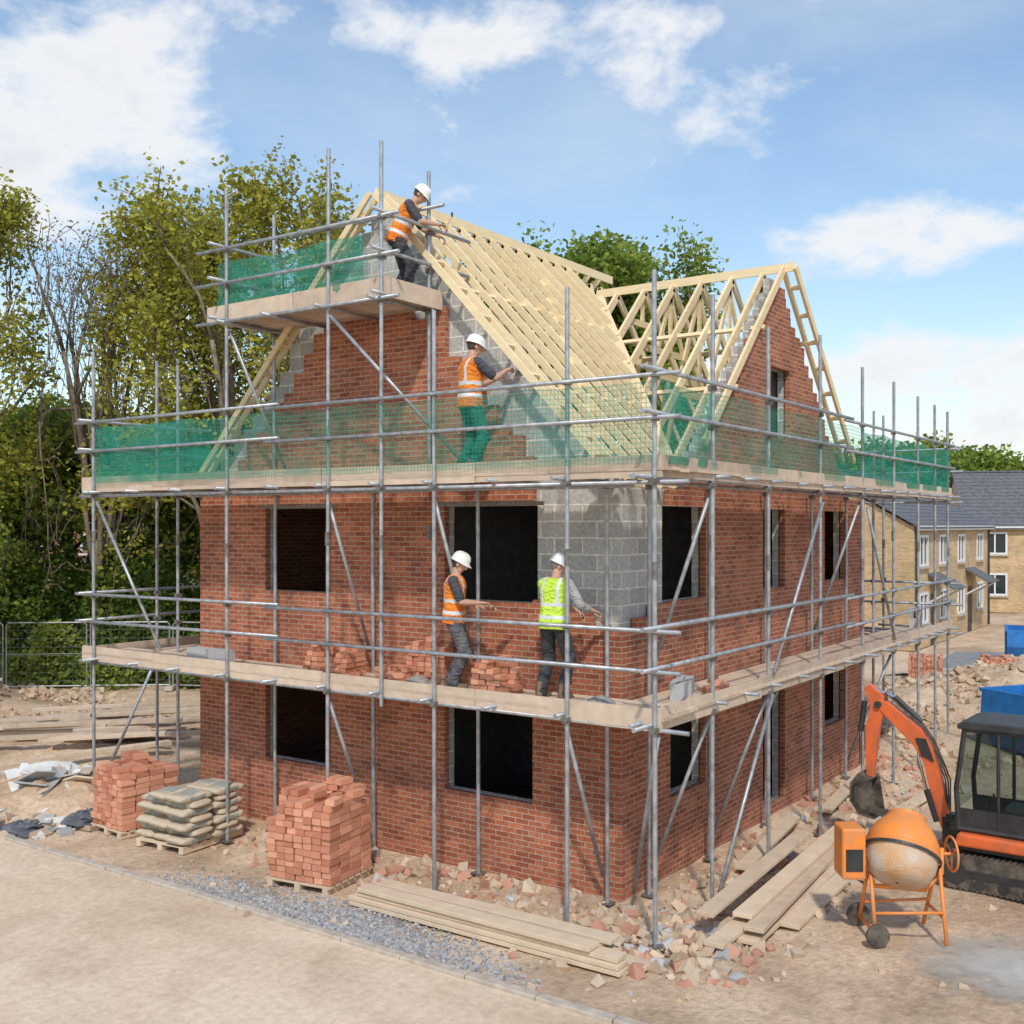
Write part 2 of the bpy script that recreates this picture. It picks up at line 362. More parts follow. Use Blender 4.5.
gsheet('grass', [(30, 66), (90, 60), (120, 140), (30, 140)], 'grass', .03, 'rough verge behind the finished houses', 'grass')
sx_, sy_ = site(5.5, 11.9)
mb = MB(); mb.add([(-2.2, -2.2, 0), (2.2, -2.2, 0), (2.2, 2.2, 0), (-2.2, 2.2, 0)], [(0, 1, 2, 3)])
tag(mb.build('cement_spill', ['spill'], None, (sx_, sy_, .016)), 'pale grey dried cement washout on the earth', 'ground', kind='structure')
# ------------------------------------------------------------------ scattered stones
def stones(name, pts, smin, smax, mats, weights, label, cat, flat=.85, pw=2.6):
    mb = MB()
    for (x, y, z) in pts:
        s = smin+(smax-smin)*random.random()**pw
        R = Matrix.Rotation(random.uniform(0, 6.28), 3, 'Z') @ Matrix.Rotation(random.uniform(-.8, .8), 3, 'X') @ Matrix.Rotation(random.uniform(-.8, .8), 3, 'Y')
        vs = []
        for a in (-1, 1):
            for b in (-1, 1):
                for c in (-1, 1):
                    p = V((a*s*random.uniform(.28, .62), b*s*random.uniform(.25, .55), c*s*flat*random.uniform(.2, .55)))
                    vs.append(R @ p+V((x, y, z+s*.06)))
        mb.add(vs, [(0, 1, 3, 2), (4, 6, 7, 5), (0, 4, 5, 1), (2, 3, 7, 6), (0, 2, 6, 4), (1, 5, 7, 3)], random.choices(range(len(mats)), weights)[0])
    return tag(mb.build(name, mats), label, cat, kind='stuff')
pts = []
for _ in range(800):
    x = random.triangular(-1.6, -.0, -.3); y = random.uniform(-1.8, 3.2)
    if random.random() < .3: y = random.uniform(3, 9)
    pts.append((x, y, gz(x, y)))
for _ in range(1400):
    x = random.uniform(-1.8, 12); y = random.triangular(-2.8, -.0, -.5); pts.append((x, y, gz(x, y)))
for _ in range(380):
    a = random.gauss(0, .6); b = random.gauss(0, .5); x, y = -1.0+a, -1.1+b; pts.append((x, y, gz(x, y)+max(0, .08-.15*(a*a+b*b))))
stones('rubble', pts, .02, .21, ['stone', 'clod', 'rubbrick', 'blocks'], [5, 5, 3, 1], 'broken brick and stone rubble strewn round the wall foot', 'rubble', pw=3)
pts = []
for _ in range(5200):
    X = random.uniform(-18, 24); Y = random.uniform(11, 34); x, y = site(X, Y)
    if x < -3.2 and random.random() < .95: continue
    if 0 < x < 10.3 and 0 < y < 8.4: continue
    pts.append((x, y, gz(x, y)-.01))
stones('loose_stones', pts, .015, .13, ['stone', 'clod', 'rubbrick'], [6, 12, 1], 'small stones and clods scattered over the earth', 'stones')
pts = []
for k in range(46):
    X = random.choice([random.uniform(6, 17), random.uniform(6, 17), random.uniform(-17, -7)]); Y = random.uniform(18, 33); cx0, cy0 = site(X, Y)
    if -.3 < cx0 < 10.6 and -.8 < cy0 < 8.8: continue
    for _ in range(55):
        x, y = cx0+random.gauss(0, .5), cy0+random.gauss(0, .5)
        if 0 < x < 10.3 and 0 < y < 8.4: continue
        if x < -3: continue
        pts.append((x, y, gz(x, y)+random.uniform(0, .06)))
stones('earth_clods', pts, .05, .26, ['clod', 'stone'], [6, 1], 'heaped clods of dug sandy earth', 'earth', pw=1.8)
pts = []
for _ in range(6500):
    y = random.triangular(-.6, 6.0, 2.4)
    x = -2.97+abs(random.gauss(0, .30+.16*max(0, 1-abs(y-2.6)/2.5)))
    if x > -2.05: continue
    pts.append((x, y, -.004))
stones('gravel', pts, .018, .05, ['gravelst'], [1], 'grey gravel patch along the kerb', 'gravel')
# ------------------------------------------------------------------ the house
house = empty('brick_house', label='unfinished red brick house with bare roof trusses inside scaffolding', category='house')
def cellwall(mb, us, zs, solid, P, m=0):
    us = sorted(set(round(u, 4) for u in us)); zs = sorted(set(round(z, 4) for z in zs))
    nu, nz = len(us)-1, len(zs)-1
    g = [[solid((us[i]+us[i+1])/2, (zs[j]+zs[j+1])/2) for j in range(nz)] for i in range(nu)]
    ok = lambda i, j: 0 <= i < nu and 0 <= j < nz and g[i][j]
    for i in range(nu):
        for j in range(nz):
            if not g[i][j]: continue
            u0, u1, z0, z1 = us[i], us[i+1], zs[j], zs[j+1]
            for d in (0, 1): mb.add([P(u0, d, z0), P(u1, d, z0), P(u1, d, z1), P(u0, d, z1)], [(0, 1, 2, 3)], m)
            if not ok(i-1, j): mb.add([P(u0, 0, z0), P(u0, 1, z0), P(u0, 1, z1), P(u0, 0, z1)], [(0, 1, 2, 3)], m)
            if not ok(i+1, j): mb.add([P(u1, 0, z0), P(u1, 1, z0), P(u1, 1, z1), P(u1, 0, z1)], [(0, 1, 2, 3)], m)
            if not ok(i, j-1): mb.add([P(u0, 0, z0), P(u1, 0, z0), P(u1, 1, z0), P(u0, 1, z0)], [(0, 1, 2, 3)], m)
            if not ok(i, j+1): mb.add([P(u0, 0, z1), P(u1, 0, z1), P(u1, 1, z1), P(u0, 1, z1)], [(0, 1, 2, 3)], m)
EZ, SL, RY, RZ = 5.45, 1.06, 4.2, 9.9
roofz = lambda y: EZ+SL*min(y, 8.4-y)
gw = [(5.25, 6.75, 1.05, 2.25), (1.4, 2.95, 1.05, 2.25), (5.25, 6.75, 3.82, 5.17), (1.4, 2.95, 3.82, 5.17)]
fw = [(1.4, 2.57, 1.05, 2.25), (4.8, 5.8, .1, 2.25), (7.85, 9.05, 1.05, 2.25), (1.4, 2.57, 3.82, 5.17), (4.8, 5.8, 3.82, 5.17), (7.85, 9.05, 3.82, 5.17), (5.15, 6.05, 6.4, 7.6)]
inw = lambda u, z, W: any(a < u < b and c < z < d for a, b, c, d in W)
jit = {}
def jt(u): 
    k = int(u/.45)
    if k not in jit: jit[k] = random.choice([0, 0, .15, -.15, .075])
    return jit[k]
def gbrick(y, z):
    if inw(y, z, gw): return False
    if y < 1.4 and z > (3.87 if y > .9 else (3.72 if y > .45 else 3.5)): return False
    if y < 3.05: top = min(7.35, roofz(y)-1.0+jt(y))
    else: top = min(8.05+jt(y)*.5, roofz(y)-.6+jt(y))
    return z < (top if y < .7 else max(5.42, top)) 
uc = list(np.arange(0, 8.41, .225))+[8.4, 1.4, 2.95, 5.25, 6.75]
zc = list(np.arange(-.15, 9.9, .15))+[1.05, 2.25, 3.82, 5.17, 3.87, 5.42, 3.72, 3.5]
mb = MB(); cellwall(mb, uc, zc, gbrick, lambda u, d, z: (0+.1*d, u, z))
mb.build('gable_wall', ['brick'], house, uv=True)
mb = MB()
cellwall(mb, [.13, 8.25]+[u for u in uc if .13 < u < 8.25], list(np.arange(0, 9.9, .225))+[1.05, 2.25, 3.82, 5.17], lambda y, z: (not inw(y, z, gw)) and z < roofz(y)-.03, lambda u, d, z: (.13+.1*d, u, z))
mb.build('gable_block_wall', ['block'], house, uv=True)
CX, CZ = 5.6, 9.3
cross = lambda x: CZ-abs(x-CX)*1.0
def fbrick(x, z):
    if inw(x, z, fw): return False
    if x < 1.4 and z > (3.5 if x < .45 else (3.65 if x < .9 else 3.8)) and z < 5.6: return False
    if z < 5.42: return True
    return z < cross(x)-.22+jt(x)*.3
ucf = [.1, 10.3, .45, .9]+list(np.arange(.225, 10.3, .225))+[w for a in fw for w in a[:2]]
zcf = zc+[6.4, 7.6, 3.8, 3.65]
mb = MB(); cellwall(mb, ucf, zcf, fbrick, lambda u, d, z: (u, .1*d, z)); mb.build('front_wall', ['brick'], house, uv=True)
mb = MB(); cellwall(mb, [.232, 10.2]+[u for u in ucf if .232 < u < 10.2], zcf, lambda x, z: (not inw(x, z, fw)) and (z < 5.42 or z < cross(x)-.1), lambda u, d, z: (u, .133+.1*d, z)); mb.build('front_block_wall', ['block'], house, uv=True)
mb = MB(); mb.box((5.2, 8.35, 2.65), (10.2, .1, 5.5)); mb.box((10.25, 4.2, 2.65), (.1, 8.2, 5.5)); mb.build('rear_wall', ['brick'], house, uv=True)
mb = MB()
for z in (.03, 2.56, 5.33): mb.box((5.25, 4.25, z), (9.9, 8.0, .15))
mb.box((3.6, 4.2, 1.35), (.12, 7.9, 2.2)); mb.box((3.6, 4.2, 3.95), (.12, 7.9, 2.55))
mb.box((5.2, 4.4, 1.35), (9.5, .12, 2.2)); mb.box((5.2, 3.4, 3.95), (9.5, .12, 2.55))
mb.build('floor', ['shaderoom'], house)
mb = MB(); mb.box((5.6, .27, 7.0), (1.1, .03, 1.4)); mb.build('attic_shade_panel', ['exblack'], house)  # added black panel, stands in for attic shade behind the gable opening
for (a, b, c, d) in gw:
    mb = MB(); mb.box((.03, (a+b)/2, d+.03), (.068, b-a+.3, .055)); o = mb.build('lintel', ['coupler'], house)
def member(mb, p, q, w, d, nrm):
    p, q, nrm = V(p), V(q), V(nrm); t = (q-p); L = t.length; t.normalize(); s = t.cross(nrm).normalized()
    R = Matrix((nrm, s, t)).transposed(); mb.box((p+q)/2, (w, d, L), R)
def truss(x, ynear):
    mb = MB(); nx_ = (1, 0, 0)
    r = lambda y: (x, y, roofz(y)-.02)
    if ynear < RY-.1: member(mb, r(ynear), (x, RY, RZ-.04), .05, .10, nx_)
    member(mb, (x, 8.5, EZ-.12), (x, RY, RZ-.04), .05, .10, nx_)
    zt = 5.52; x2 = x+.052
    member(mb, (x2, .15, zt), (x2, 8.25, zt), .048, .11, nx_)
    member(mb, (x2, 2.4, roofz(2.4)-.1), (x2, 2.9, zt), .044, .09, nx_)
    member(mb, (x2, 6.0, roofz(6.0)-.1), (x2, 5.5, zt), .044, .09, nx_)
    member(mb, (x2, RY, RZ-.2), (x2, 2.9, zt), .044, .09, nx_)
    member(mb, (x2, RY, RZ-.2), (x2, 5.5, zt), .044, .09, nx_)
    return mb.build('roof_truss', ['timber'], house)
x = .34
while x < 6.95:
    vy = .0 if x < 1.75 else max(.0, (x-1.75)/SL)
    if x > CX-.1: vy = RY-.05
    truss(x, vy); x += .415
for sgn in (0, 1):
    mb = MB()
    yy = lambda y: y if sgn == 0 else 8.4-y
    y0 = .03 if sgn == 0 else -.08
    zz = lambda y: EZ+SL*y+.05
    for xx in ((-.20, -.02) if sgn else (-.16, .10)):
        member(mb, (xx, yy(y0), zz(y0)), (xx, yy(4.17), zz(4.17)), .045, .10, (1, 0, 0))
    k = 0.1
    while k < 4.1:
        mb.box((-.06, yy(k), zz(k)), (.24, .045, .09), Matrix.Rotation((1 if sgn == 0 else -1)*math.atan(SL), 3, 'X')); k += .42
    mb.build('verge_ladder', ['timber'], house)
mb = MB(); mb.box((3.5, RY, RZ+.04), (7.2, .035, .16)); mb.build('ridge_board', ['timber'], house)
for yb in (1.4, 2.9):
    mb = MB(); xe = 1.75+SL*yb
    p = V(((.0+min(xe, 5.6))/2, yb, roofz(yb)-.105)); mb.box(p, (min(xe, 5.6), .07, .03), Matrix.Rotation(math.atan(SL), 3, 'X')); mb.build('roof_brace', ['timber'], house)
mb = MB(); member(mb, (.4, .5, roofz(.5)-.12), (3.9, 3.9, roofz(3.9)-.12), .025, .08, V((0, -.7, .7)).normalized()); mb.build('roof_brace', ['timber'], house)
for yb in (5.2, 6.8):
    mb = MB(); mb.box((3.5, yb, roofz(yb)-.105), (6.9, .09, .03), Matrix.Rotation(-math.atan(SL), 3, 'X')); mb.build('roof_brace', ['timber'], house)
y = .32
cy = []
while y < 3.6:
    cy.append(y); y += .58
for y in cy:
    mb = MB(); n = (0, 1, 0); vz = max(5.6, roofz(y)+.05)
    for s in (-1, 1):
        vzz = 5.7 if s == 1 else vz
        h = CZ-vzz
        member(mb, (CX+s*h, y, vzz-.05), (CX, y, CZ-.05), .05, .14, n)
    zt = max(vz+.35, 7.05); h = CZ-zt-.1
    member(mb, (CX-h, y+.05, zt), (CX+h, y+.05, zt), .048, .12, n)
    for s in (-1, 1):
        if h > .8: 
            member(mb, (CX+s*h*.45, y+.05, zt), (CX+s*h*.72, y+.05, CZ-h*.72-.12), .045, .09, n)
            member(mb, (CX+s*h*.45, y+.05, zt), (CX, y+.05, CZ-.2), .045, .09, n)
    member(mb, (CX, y+.05, zt), (CX, y+.05, CZ-.15), .045, .09, n)
    mb.build('roof_truss', ['timber'], house)
mb = MB(); mb.box((CX, 1.72, CZ+.03), (.035, 3.9, .15)); mb.build('ridge_board', ['timber'], house)
for s in (-1, 1):
    for dz in (1.0, 2.1):
        mb = MB(); y1 = min(3.6, (CZ-dz-EZ)/SL) if s == -1 else 3.4
        mb.box((CX+s*dz, (y1-.1)/2, CZ-dz-.14), (.09, y1+.1, .04), Matrix.Rotation(s*math.radians(45), 3, 'Y')); mb.build('roof_brace', ['timber'], house)
for s in (-1, 1):
    mb = MB(); n = (0, 1, 0)
    for yy_ in ((-.26, -.04) if s == 1 else (-.06,)):
        member(mb, (CX+s*3.2, yy_, CZ-3.2+.03), (CX, yy_, CZ+.03), .05, .13, n)
    k = .3
    while k < 3.2 and s == 1:
        mb.box((CX+s*k, -.15, CZ-k+.03), (.045, .25, .09), Matrix.Rotation(s*math.radians(45), 3, 'Y')); k += .42
    mb.build('verge_ladder' if s == 1 else 'verge_rafter', ['timber'], house)
mb = MB(); member(mb, (1.85, .08, EZ+.08), (CX, 3.63, CZ-.02), .16, .035, V((.5, -.5, .7)).normalized()); mb.build('valley_board', ['timber'], house)
# ------------------------------------------------------------------ scaffold
scaf = empty('scaffolding', label='galvanised tube scaffolding with timber decks wrapped round the brick house', category='scaffolding')
OX, OY = -1.18, -1.10
D1, D2, D3 = 2.67, 5.58, 8.12
TR = .0265
def tube(name, a, b, r=TR):
    mb = MB(); mb.tube(a, b, r, n=10)
    o = mb.build(name, ['steel', 'coupler'], scaf)
    for p in o.data.polygons:
        if len(p.vertices) == 4: p.use_smooth = True
    return o
def post(x, y, z0, z1, zc=()):
    mb = MB(); lx, ly = random.uniform(-.015, .015), random.uniform(-.015, .015)
    mb.tube((x, y, z0), (x+lx, y+ly, z1), TR+.002, n=10)
    for z in zc:
        mb.box((x, y, z), (.10, .08, .07), Rz(random.uniform(-.2, .2)), m=1)
        mb.tube((x-.07, y-.03, z), (x+.07, y-.03, z), .015, n=6, m=1)
    if z1 > 6:
        zz = 4.4+random.uniform(-.3, .3); mb.tube((x, y, zz), (x, y, zz+.2), TR+.008, n=8, m=1)
    if z0 < .1: mb.box((x, y, .015), (.16, .16, .02), m=1)
    return mb.build('standard', ['steel', 'coupler'], scaf)
LZ = (2.52, 5.40); RZs = (3.2, 3.67, 6.14, 6.64)
gy = [-1.10, .10, 2.18, 4.15, 6.30, 9.75]; gtop = [7.85, 7.8, 7.75, 10.3, 10.1, 7.9]
fx = [.38, 2.27, 4.43, 6.59, 8.48, 10.25, 11.6, 12.72]; ftop = [7.83, 7.7, 7.9, 7.65, 7.6, 7.5, 7.45, 7.4]
for y, t in zip(gy, gtop): post(OX, y, 0, t, LZ+RZs+((8.6, 9.15) if t > 9 else ()))
for x, t in zip(fx, ftop): post(x, OY, 0, t, LZ+RZs)
for y in (.10, 2.18, 4.15, 6.30): post(-.2, y, 0, 5.75 if y not in (4.15,) else 5.7, LZ)
post(.12, 9.75, 0, 7.9, LZ+RZs); post(-.2, 9.75-1.0, 0, 7.7, LZ+RZs)
for x in fx[:6]: post(x, -.2, 0, 5.75, LZ)
for p in ((12.72, .3), (12.72, 1.9), (11.6, .2)): post(*p, 0, 7.4, LZ+RZs)
post(OX, 3.12, 2.4, 10.2, (5.4, 8.0, 8.6, 9.15)); post(-.14, 3.12, 5.45, 10.05, (8.0, 8.6, 9.15)); post(-.14, 6.38, 5.45, 9.95, (8.0,))
for z in LZ:
    tube('ledger', (OX+.055, -1.5, z), (OX+.055, 10.25, z)); tube('ledger', (-1.6, OY+.055, z+.06), (13.1, OY+.055, z+.06))
    tube('ledger', (-.25, -.3, z), (-.25, 8.2, z)); tube('ledger', (-.3, -.25, z+.06), (11, -.25, z+.06))
    tube('ledger', (-1.4, 9.75, z+.06), (1.4, 9.75, z+.06)); tube('ledger', (12.72, -1.4, z), (12.72, 2.2, z))
for z in RZs:
    j = random.uniform(-.015, .015)
    tube('guard_rail', (OX-.055, -1.45, z+j), (OX-.055, 5.4, z)); tube('guard_rail', (OX-.055, 5.1, z+.05), (OX-.055, 10.2, z+.03))
    tube('guard_rail', (-1.6, OY-.055, z+.05), (5.9, OY-.055, z+.05)); tube('guard_rail', (5.5, OY-.055, z), (13.1, OY-.055, z+.02))
    tube('guard_rail', (-1.45, 9.8, z+.06), (1.3, 9.8, z+.06)); tube('guard_rail', (12.78, -1.4, z-.06), (12.78, 2.1, z-.06))
for z in (8.02, 8.62, 9.15):
    nm = 'guard_rail' if z > 8.1 else 'ledger'
    tube(nm, (OX-.055, 2.75, z), (OX-.055, 6.95, z+.02))
    tube(nm, (-1.45, 3.06, z+.06), (.05 if z < 8.1 else .75, 3.06, z+.05))
    tube(nm, (-1.5, 6.36, z+.06), (.0, 6.36, z+.06))
tube('guard_rail', (-.2, 2.8, 9.5), (-.2, 5.9, 9.52)); 
def transom(a, b): tube('transom', a, b)
ty = [-.9, .16, 1.2, 2.24, 3.2, 4.21, 5.25, 6.36, 7.5, 8.6, 9.69]
for z in (2.585, 5.465):
    for y in ty: transom((-1.38+random.uniform(-.06, .05), y, z), (-.12 if y < 8.4 else .1, y, z))
tx = [.44, 1.35, 2.33, 3.4, 4.49, 5.5, 6.65, 7.6, 8.54, 9.4, 10.31, 11.0, 11.66, 12.66]
for z in (2.635, 5.515):
    for x in tx: transom((x, -1.30+random.uniform(-.06, .05), z-.0), (x, -.12 if x < 10.3 else .4, z))
for y in (3.18, 4.2, 5.3, 6.3): transom((-1.40, y, 8.03), (-.05, y, 8.03))
for i, y in enumerate(gy[1:5]):
    if i in (0, 2): tube('brace', (OX+.06, y+.06, 2.45), (-.22, y+.06, .35))
    if i in (1, 2): tube('brace', (OX+.06, y+.06, 5.3), (-.22, y+.06, 3.0))
tube('brace', (OX+.02, 9.7, 5.3), (OX+.02, 7.95, 2.85)); tube('brace', (OX+.02, 8.2, 2.5), (OX+.02, 9.65, .3))
tube('brace', (-1.1, OY, 2.45), (-.22, -.3, .25))
for i, x in enumerate(fx[:6]):
    if i in (0, 1, 4): tube('brace', (x+.06, OY+.06, 2.45), (x+.06, -.22, .35))
    if i in (0, 3): tube('brace', (x+.06, OY+.06, 5.3), (x+.06, -.22, 3.0))
tube('brace', (2.35, OY-.05, 2.8), (4.4, OY-.05, 5.25)); tube('brace', (2.3, OY-.05, 2.5), (.5, OY-.05, .2)); tube('brace', (8.4, OY-.05, 2.75), (6.7, OY-.05, 5.2))
tube('brace', (OX, 4.1, 7.9), (OX+.9, 2.3, 5.7)); tube('brace', (OX+.05, 6.3, 7.9), (-.2, 6.0, 5.7))
def board(name, c, size, rz=0, tilt=0):
    mb = MB(); mb.box((0, 0, 0), size); o = mb.build(name, ['board'], scaf, loc=c); o.rotation_euler = (0, tilt, rz); return o
def run_boards(axis, a0, a1, off, z, name='scaffold_board', size=(.225, .038), first=None, vert=False):
    p = a0; L = first or 3.9
    while p < a1-.05:
        q = min(p+L, a1); L = 3.9
        ln = q-p-.012; c = (p+q)/2; w = size[0]-.008
        dim = (ln, w, size[1]) if not vert else (ln, size[1], w)
        zz = z+random.uniform(-.008, .008); of = off+random.uniform(-.005, .005)
        loc = (c, of, zz) if axis == 'x' else (of, c, zz)
        board(name, loc, dim, (0 if axis == 'x' else math.pi/2)+random.uniform(-.003, .003), random.uniform(-.004, .004)); p = q
for D in (D1, D2):
    for k, o_ in enumerate((-1.04, -.81, -.58, -.35)):
        run_boards('y', -1.2, 10.1, o_, D-.02, first=1.6+.5*((k*7) % 4))
        run_boards('x', -.22, 12.95, o_, D-.02, first=1.4+.6*((k*5) % 4))
    for o_ in (8.75, 8.98, 9.21, 9.44): run_boards('x', -.22, 1.4, o_, D-.02)
    tb = D-.03 if D == D1 else D+.01
    run_boards('y', -1.17, 4.3, OX+.055, tb, 'toe_board', (.27, .036), 2.7, True); run_boards('y', 4.3, 10.15, OX+.05, tb+.01, 'toe_board', (.27, .036), 3.2, True)
    run_boards('x', -1.13, 5.6, OY+.0, tb, 'toe_board', (.27, .036), 3.1, True); run_boards('x', 5.6, 13.0, OY-.0, tb+.01, 'toe_board', (.27, .036), 3.9, True)
    run_boards('x', -1.13, 1.4, 10.17, tb, 'toe_board', (.25, .036), 3.1, True)
for o_ in (-1.03, -.80, -.57, -.34, -.115): run_boards('y', 3.0, 6.75, o_, D3-.02)
run_boards('y', 2.98, 6.8, -1.14, D3+.07, 'toe_board', (.28, .036), 1.9, True)
run_boards('x', -1.12, .0, 3.0, D3+.06, 'toe_board', (.28, .036), 3.9, True)
def net(a, b, z0, z1, mat_='net', amp=.018, sag=.04):
    a, b = V((*a, 0)), V((*b, 0)); L = (b-a).length; t = (b-a)/L; n = V((-t.y, t.x, 0)); nu, nv = max(4, int(L/.08)), 12
    ph = random.uniform(0, 6); vs = []; uv = []
    for i in range(nu+1):
        for j in range(nv+1):
            u = L*i/nu; v = j/nv
            w = amp*(math.sin(u*3.1+ph+v*2)+.6*math.sin(u*9+ph*2-v*3)+.5*math.sin(v*6+u*3))
            zt = z1-sag*abs(math.sin(u*1.5+ph))
            p = a+t*u+n*w; vs.append((p.x, p.y, z0+(zt-z0)*v)); uv.append((u, v*(z1-z0)))
    fs = [(i*(nv+1)+j, (i+1)*(nv+1)+j, (i+1)*(nv+1)+j+1, i*(nv+1)+j+1) for i in range(nu) for j in range(nv)]
    mb = MB(); mb.add(vs, fs); o = mb.build('safety_net', [mat_], scaf, smooth=True)
    ul = o.data.uv_layers.new(name='UVMap'); d = []
    for l in o.data.loops: d += uv[l.vertex_index]
    ul.data.foreach_set('uv', d); return o
NX = OX-.02
for a, b in ((-1.1, 2.2), (2.2, 6.3)): net((NX, a), (NX, b), 5.62, 6.6)
net((NX, 6.3), (NX, 9.7), 5.62, 6.6, 'netdense'); net((-1.1, 9.72), (1.3, 9.72), 5.62, 6.5)
net((NX+.1, 7.4), (NX+.1, 9.7), 5.62, 6.35, amp=.04)
net((-1.15, OY-.02), (.3, OY-.02), 5.62, 6.6, 'netdense', .03)
for a, b in ((.3, 3.4), (3.4, 6.6)): net((a, OY-.02), (b, OY-.02), 5.62, 6.6)
for a, b in ((6.6, 10.2), (10.2, 12.7)): net((a, OY-.02), (b, OY-.02), 5.62, 6.55, 'netdense')
net((2.3, OY+.08), (6.7, OY+.08), 5.62, 6.3, 'net', .05); net((12.7, -1.1), (12.7, 2.0), 5.62, 6.5)
net((-1.13, 3.5), (-1.13, 6.6), 8.2, 9.0, 'netdense'); net((-.16, 4.3), (-.16, 6.6), 8.2, 9.1); net((-1.1, 6.42), (-.1, 6.42), 8.2, 9.0)
# ------------------------------------------------------------------ bricks stacks
def brickpile(name, loc, nx, ny, nz, rz, label, jitter=.006, top=.5, pallet=True, mat_='bricks', size=(.215, .1025, .065), step=0, gap=.008):
    bx, by, bz = size; base = .12 if pallet else 0
    mb = MB(); hm = {}
    for i in range(nx):
        for j in range(ny): hm[i, j] = nz-2+random.choice([0, 1, 1, 2]) if top < 1 else nz
    if step:
        for i in range(nx):
            for j in range(ny):
                hm[i, j] -= int(step*(.5+.5*math.sin(i*1.3+j*.7+nx))*random.uniform(.4, 1.0))+random.choice([0, 0, 1])
    for k in range(nz):
        sx, sy = random.gauss(0, jitter*.9), random.gauss(0, jitter*.9)
        for i in range(nx):
            for j in range(ny):
                if k >= hm[i, j]: continue
                if 0 < i < nx-1 and 1 < j < ny-2 and k < nz-6: continue
                c = ((i-(nx-1)/2)*(bx+gap)+sx, (j-(ny-1)/2)*(by+gap)+sy)
                a = random.gauss(0, .02 if k < hm[i, j]-1 else .16)
                mb.box((c[0]+random.gauss(0, jitter), c[1]+random.gauss(0, jitter*.5), base+bz/2+k*(bz+.006)), size, Rz(a))
    if pallet:
        e = empty(name, loc, rz, label=label, category='brick stack')
        mb.build('bricks', [mat_], e)
        p = MB(); W, D = nx*(bx+gap)+.04, ny*(by+gap)+.04
        for t in (-.42, 0, .42): p.box((0, t*D, .045), (W, .09, .09))
        for t in range(7): p.box(((t/6-.5)*(W-.1), 0, .1), (.1, D, .02))
        p.build('pallet', ['plank'], e)
        return e
    o = mb.build(name, [mat_], None, loc, rz=rz); return tag(o, label, 'brick stack')
BIG = (.235, .135, .082)
brickpile('brick_stack', (-1.62, 3.86, -.01), 4, 7, 14, .16, 'tall pack of orange red bricks on a timber pallet', jitter=.011, top=.6, step=3, size=BIG, gap=.014)
brickpile('brick_stack', (-1.5, 8.15, -.01), 4, 6, 12, -.1, 'pack of red bricks on a pallet beside cement sacks', jitter=.011, top=.6, step=2, size=BIG, gap=.014)
def smallpile(x, y, z, nx, ny, nz, rz, label, **k): return brickpile('brick_stack', (x, y, z), nx, ny, nz, rz, label, pallet=False, **k)
smallpile(-.66, 4.5, D1, 2, 7, 7, 0.1, 'knee high stack of bricks on the scaffold deck', jitter=.012, top=.6, step=3)
smallpile(-.66, 3.3, D1, 2, 4, 3, -.2, 'low stack of bricks on the scaffold deck', jitter=.012, top=.7)
smallpile(-.78, 1.42, D1, 2, 5, 7, .12, 'stack of bricks on the scaffold deck between the bricklayers', jitter=.012, top=.6, step=3)
smallpile(-.35, 2.95, D1, 1, 6, 9, .05, 'narrow stack of bricks under the window opening', jitter=.01, top=.6, step=2)
smallpile(1.2, -.75, D1, 3, 2, 2, .2, 'a few bricks on the scaffold deck', jitter=.02, top=.7)
smallpile(-.4, .1, D2, 2, 4, 3, .12, 'low stack of bricks on the upper deck', jitter=.02, top=.6)
brickpile('block_stack', (.45, -.62, D1), 2, 2, 1, .3, 'pair of grey concrete blocks lying on the deck', pallet=False, mat_='blocks', size=(.44, .1, .215), top=1, jitter=.02)
brickpile('block_stack', (-.75, 7.2, D1), 1, 2, 1, .1, 'grey concrete blocks lying on the deck', pallet=False, mat_='blocks', size=(.2, .44, .22), top=1)
brickpile('block_stack', (12.0, -.6, D1), 1, 2, 2, .1, 'grey concrete blocks at the deck end', pallet=False, mat_='blocks', size=(.44, .1, .215), top=1)
for (x, y) in ((-.72, 2.85), (-.8, -.15)):
    mb = MB(); mb.box((0, 0, .012), (.5, .5, .02), m=1); 
    rs = []
    for r_, h in ((.2, .022), (.16, .07), (.09, .11), (.02, .13)): rs.append([V((r_*(1+.15*math.sin(3*a+r_*9))*math.cos(a), r_*math.sin(a), h)) for a in [6.283*i/14 for i in range(14)]])
    mb.rings(rs); tag(mb.build('mortar_board', ['mortar', 'board'], None, (x, y, D1), rz=.3), 'timber spot board heaped with wet mortar on the deck', 'mortar board')
# ------------------------------------------------------------------ cement sacks on pallet
def sack(x, y, z, rz, i):
    mb = MB(); n = 24; rs = []
    for k, t in enumerate(np.linspace(-1, 1, 13)):
        w = .205*(1-abs(t)**9*.12)*(1+.015*math.sin(t*9+i)); h = .056*(1-abs(t)**5*.6)+.006; q = []
        for j in range(n):
            a = 6.283*j/n; cx, cz = math.cos(a), math.sin(a)
            q.append(V((t*.31, w*math.copysign(abs(cx)**.5, cx), .058+h*math.copysign(abs(cz)**.6, cz)+.010*math.sin(t*5+i)+.004*math.sin(t*17+a*2))))
        rs.append(q)
    mb.rings(rs)
    o = mb.build('cement_sack', ['bag', 'bagprint'], None, (x, y, z), smooth=True, rz=rz)
    for p in o.data.polygons:
        c = p.center
        if (c.z > .07 and abs(c.x) < .08 and abs(c.y) < .15) or (abs(c.x) < .18 and abs(c.y) > .19 and .035 < c.z < .085): p.material_index = 1
    tag(o, 'full paper cement sack with a faded printed panel', 'cement sack', 'stacked cement sacks')
pb = MB()
for t in (-.45, 0, .45): pb.box((0, t, .045), (1.25, .09, .09))
for t in range(7): pb.box(((t/6-.5)*1.15, 0, .1), (.1, 1.0, .02))
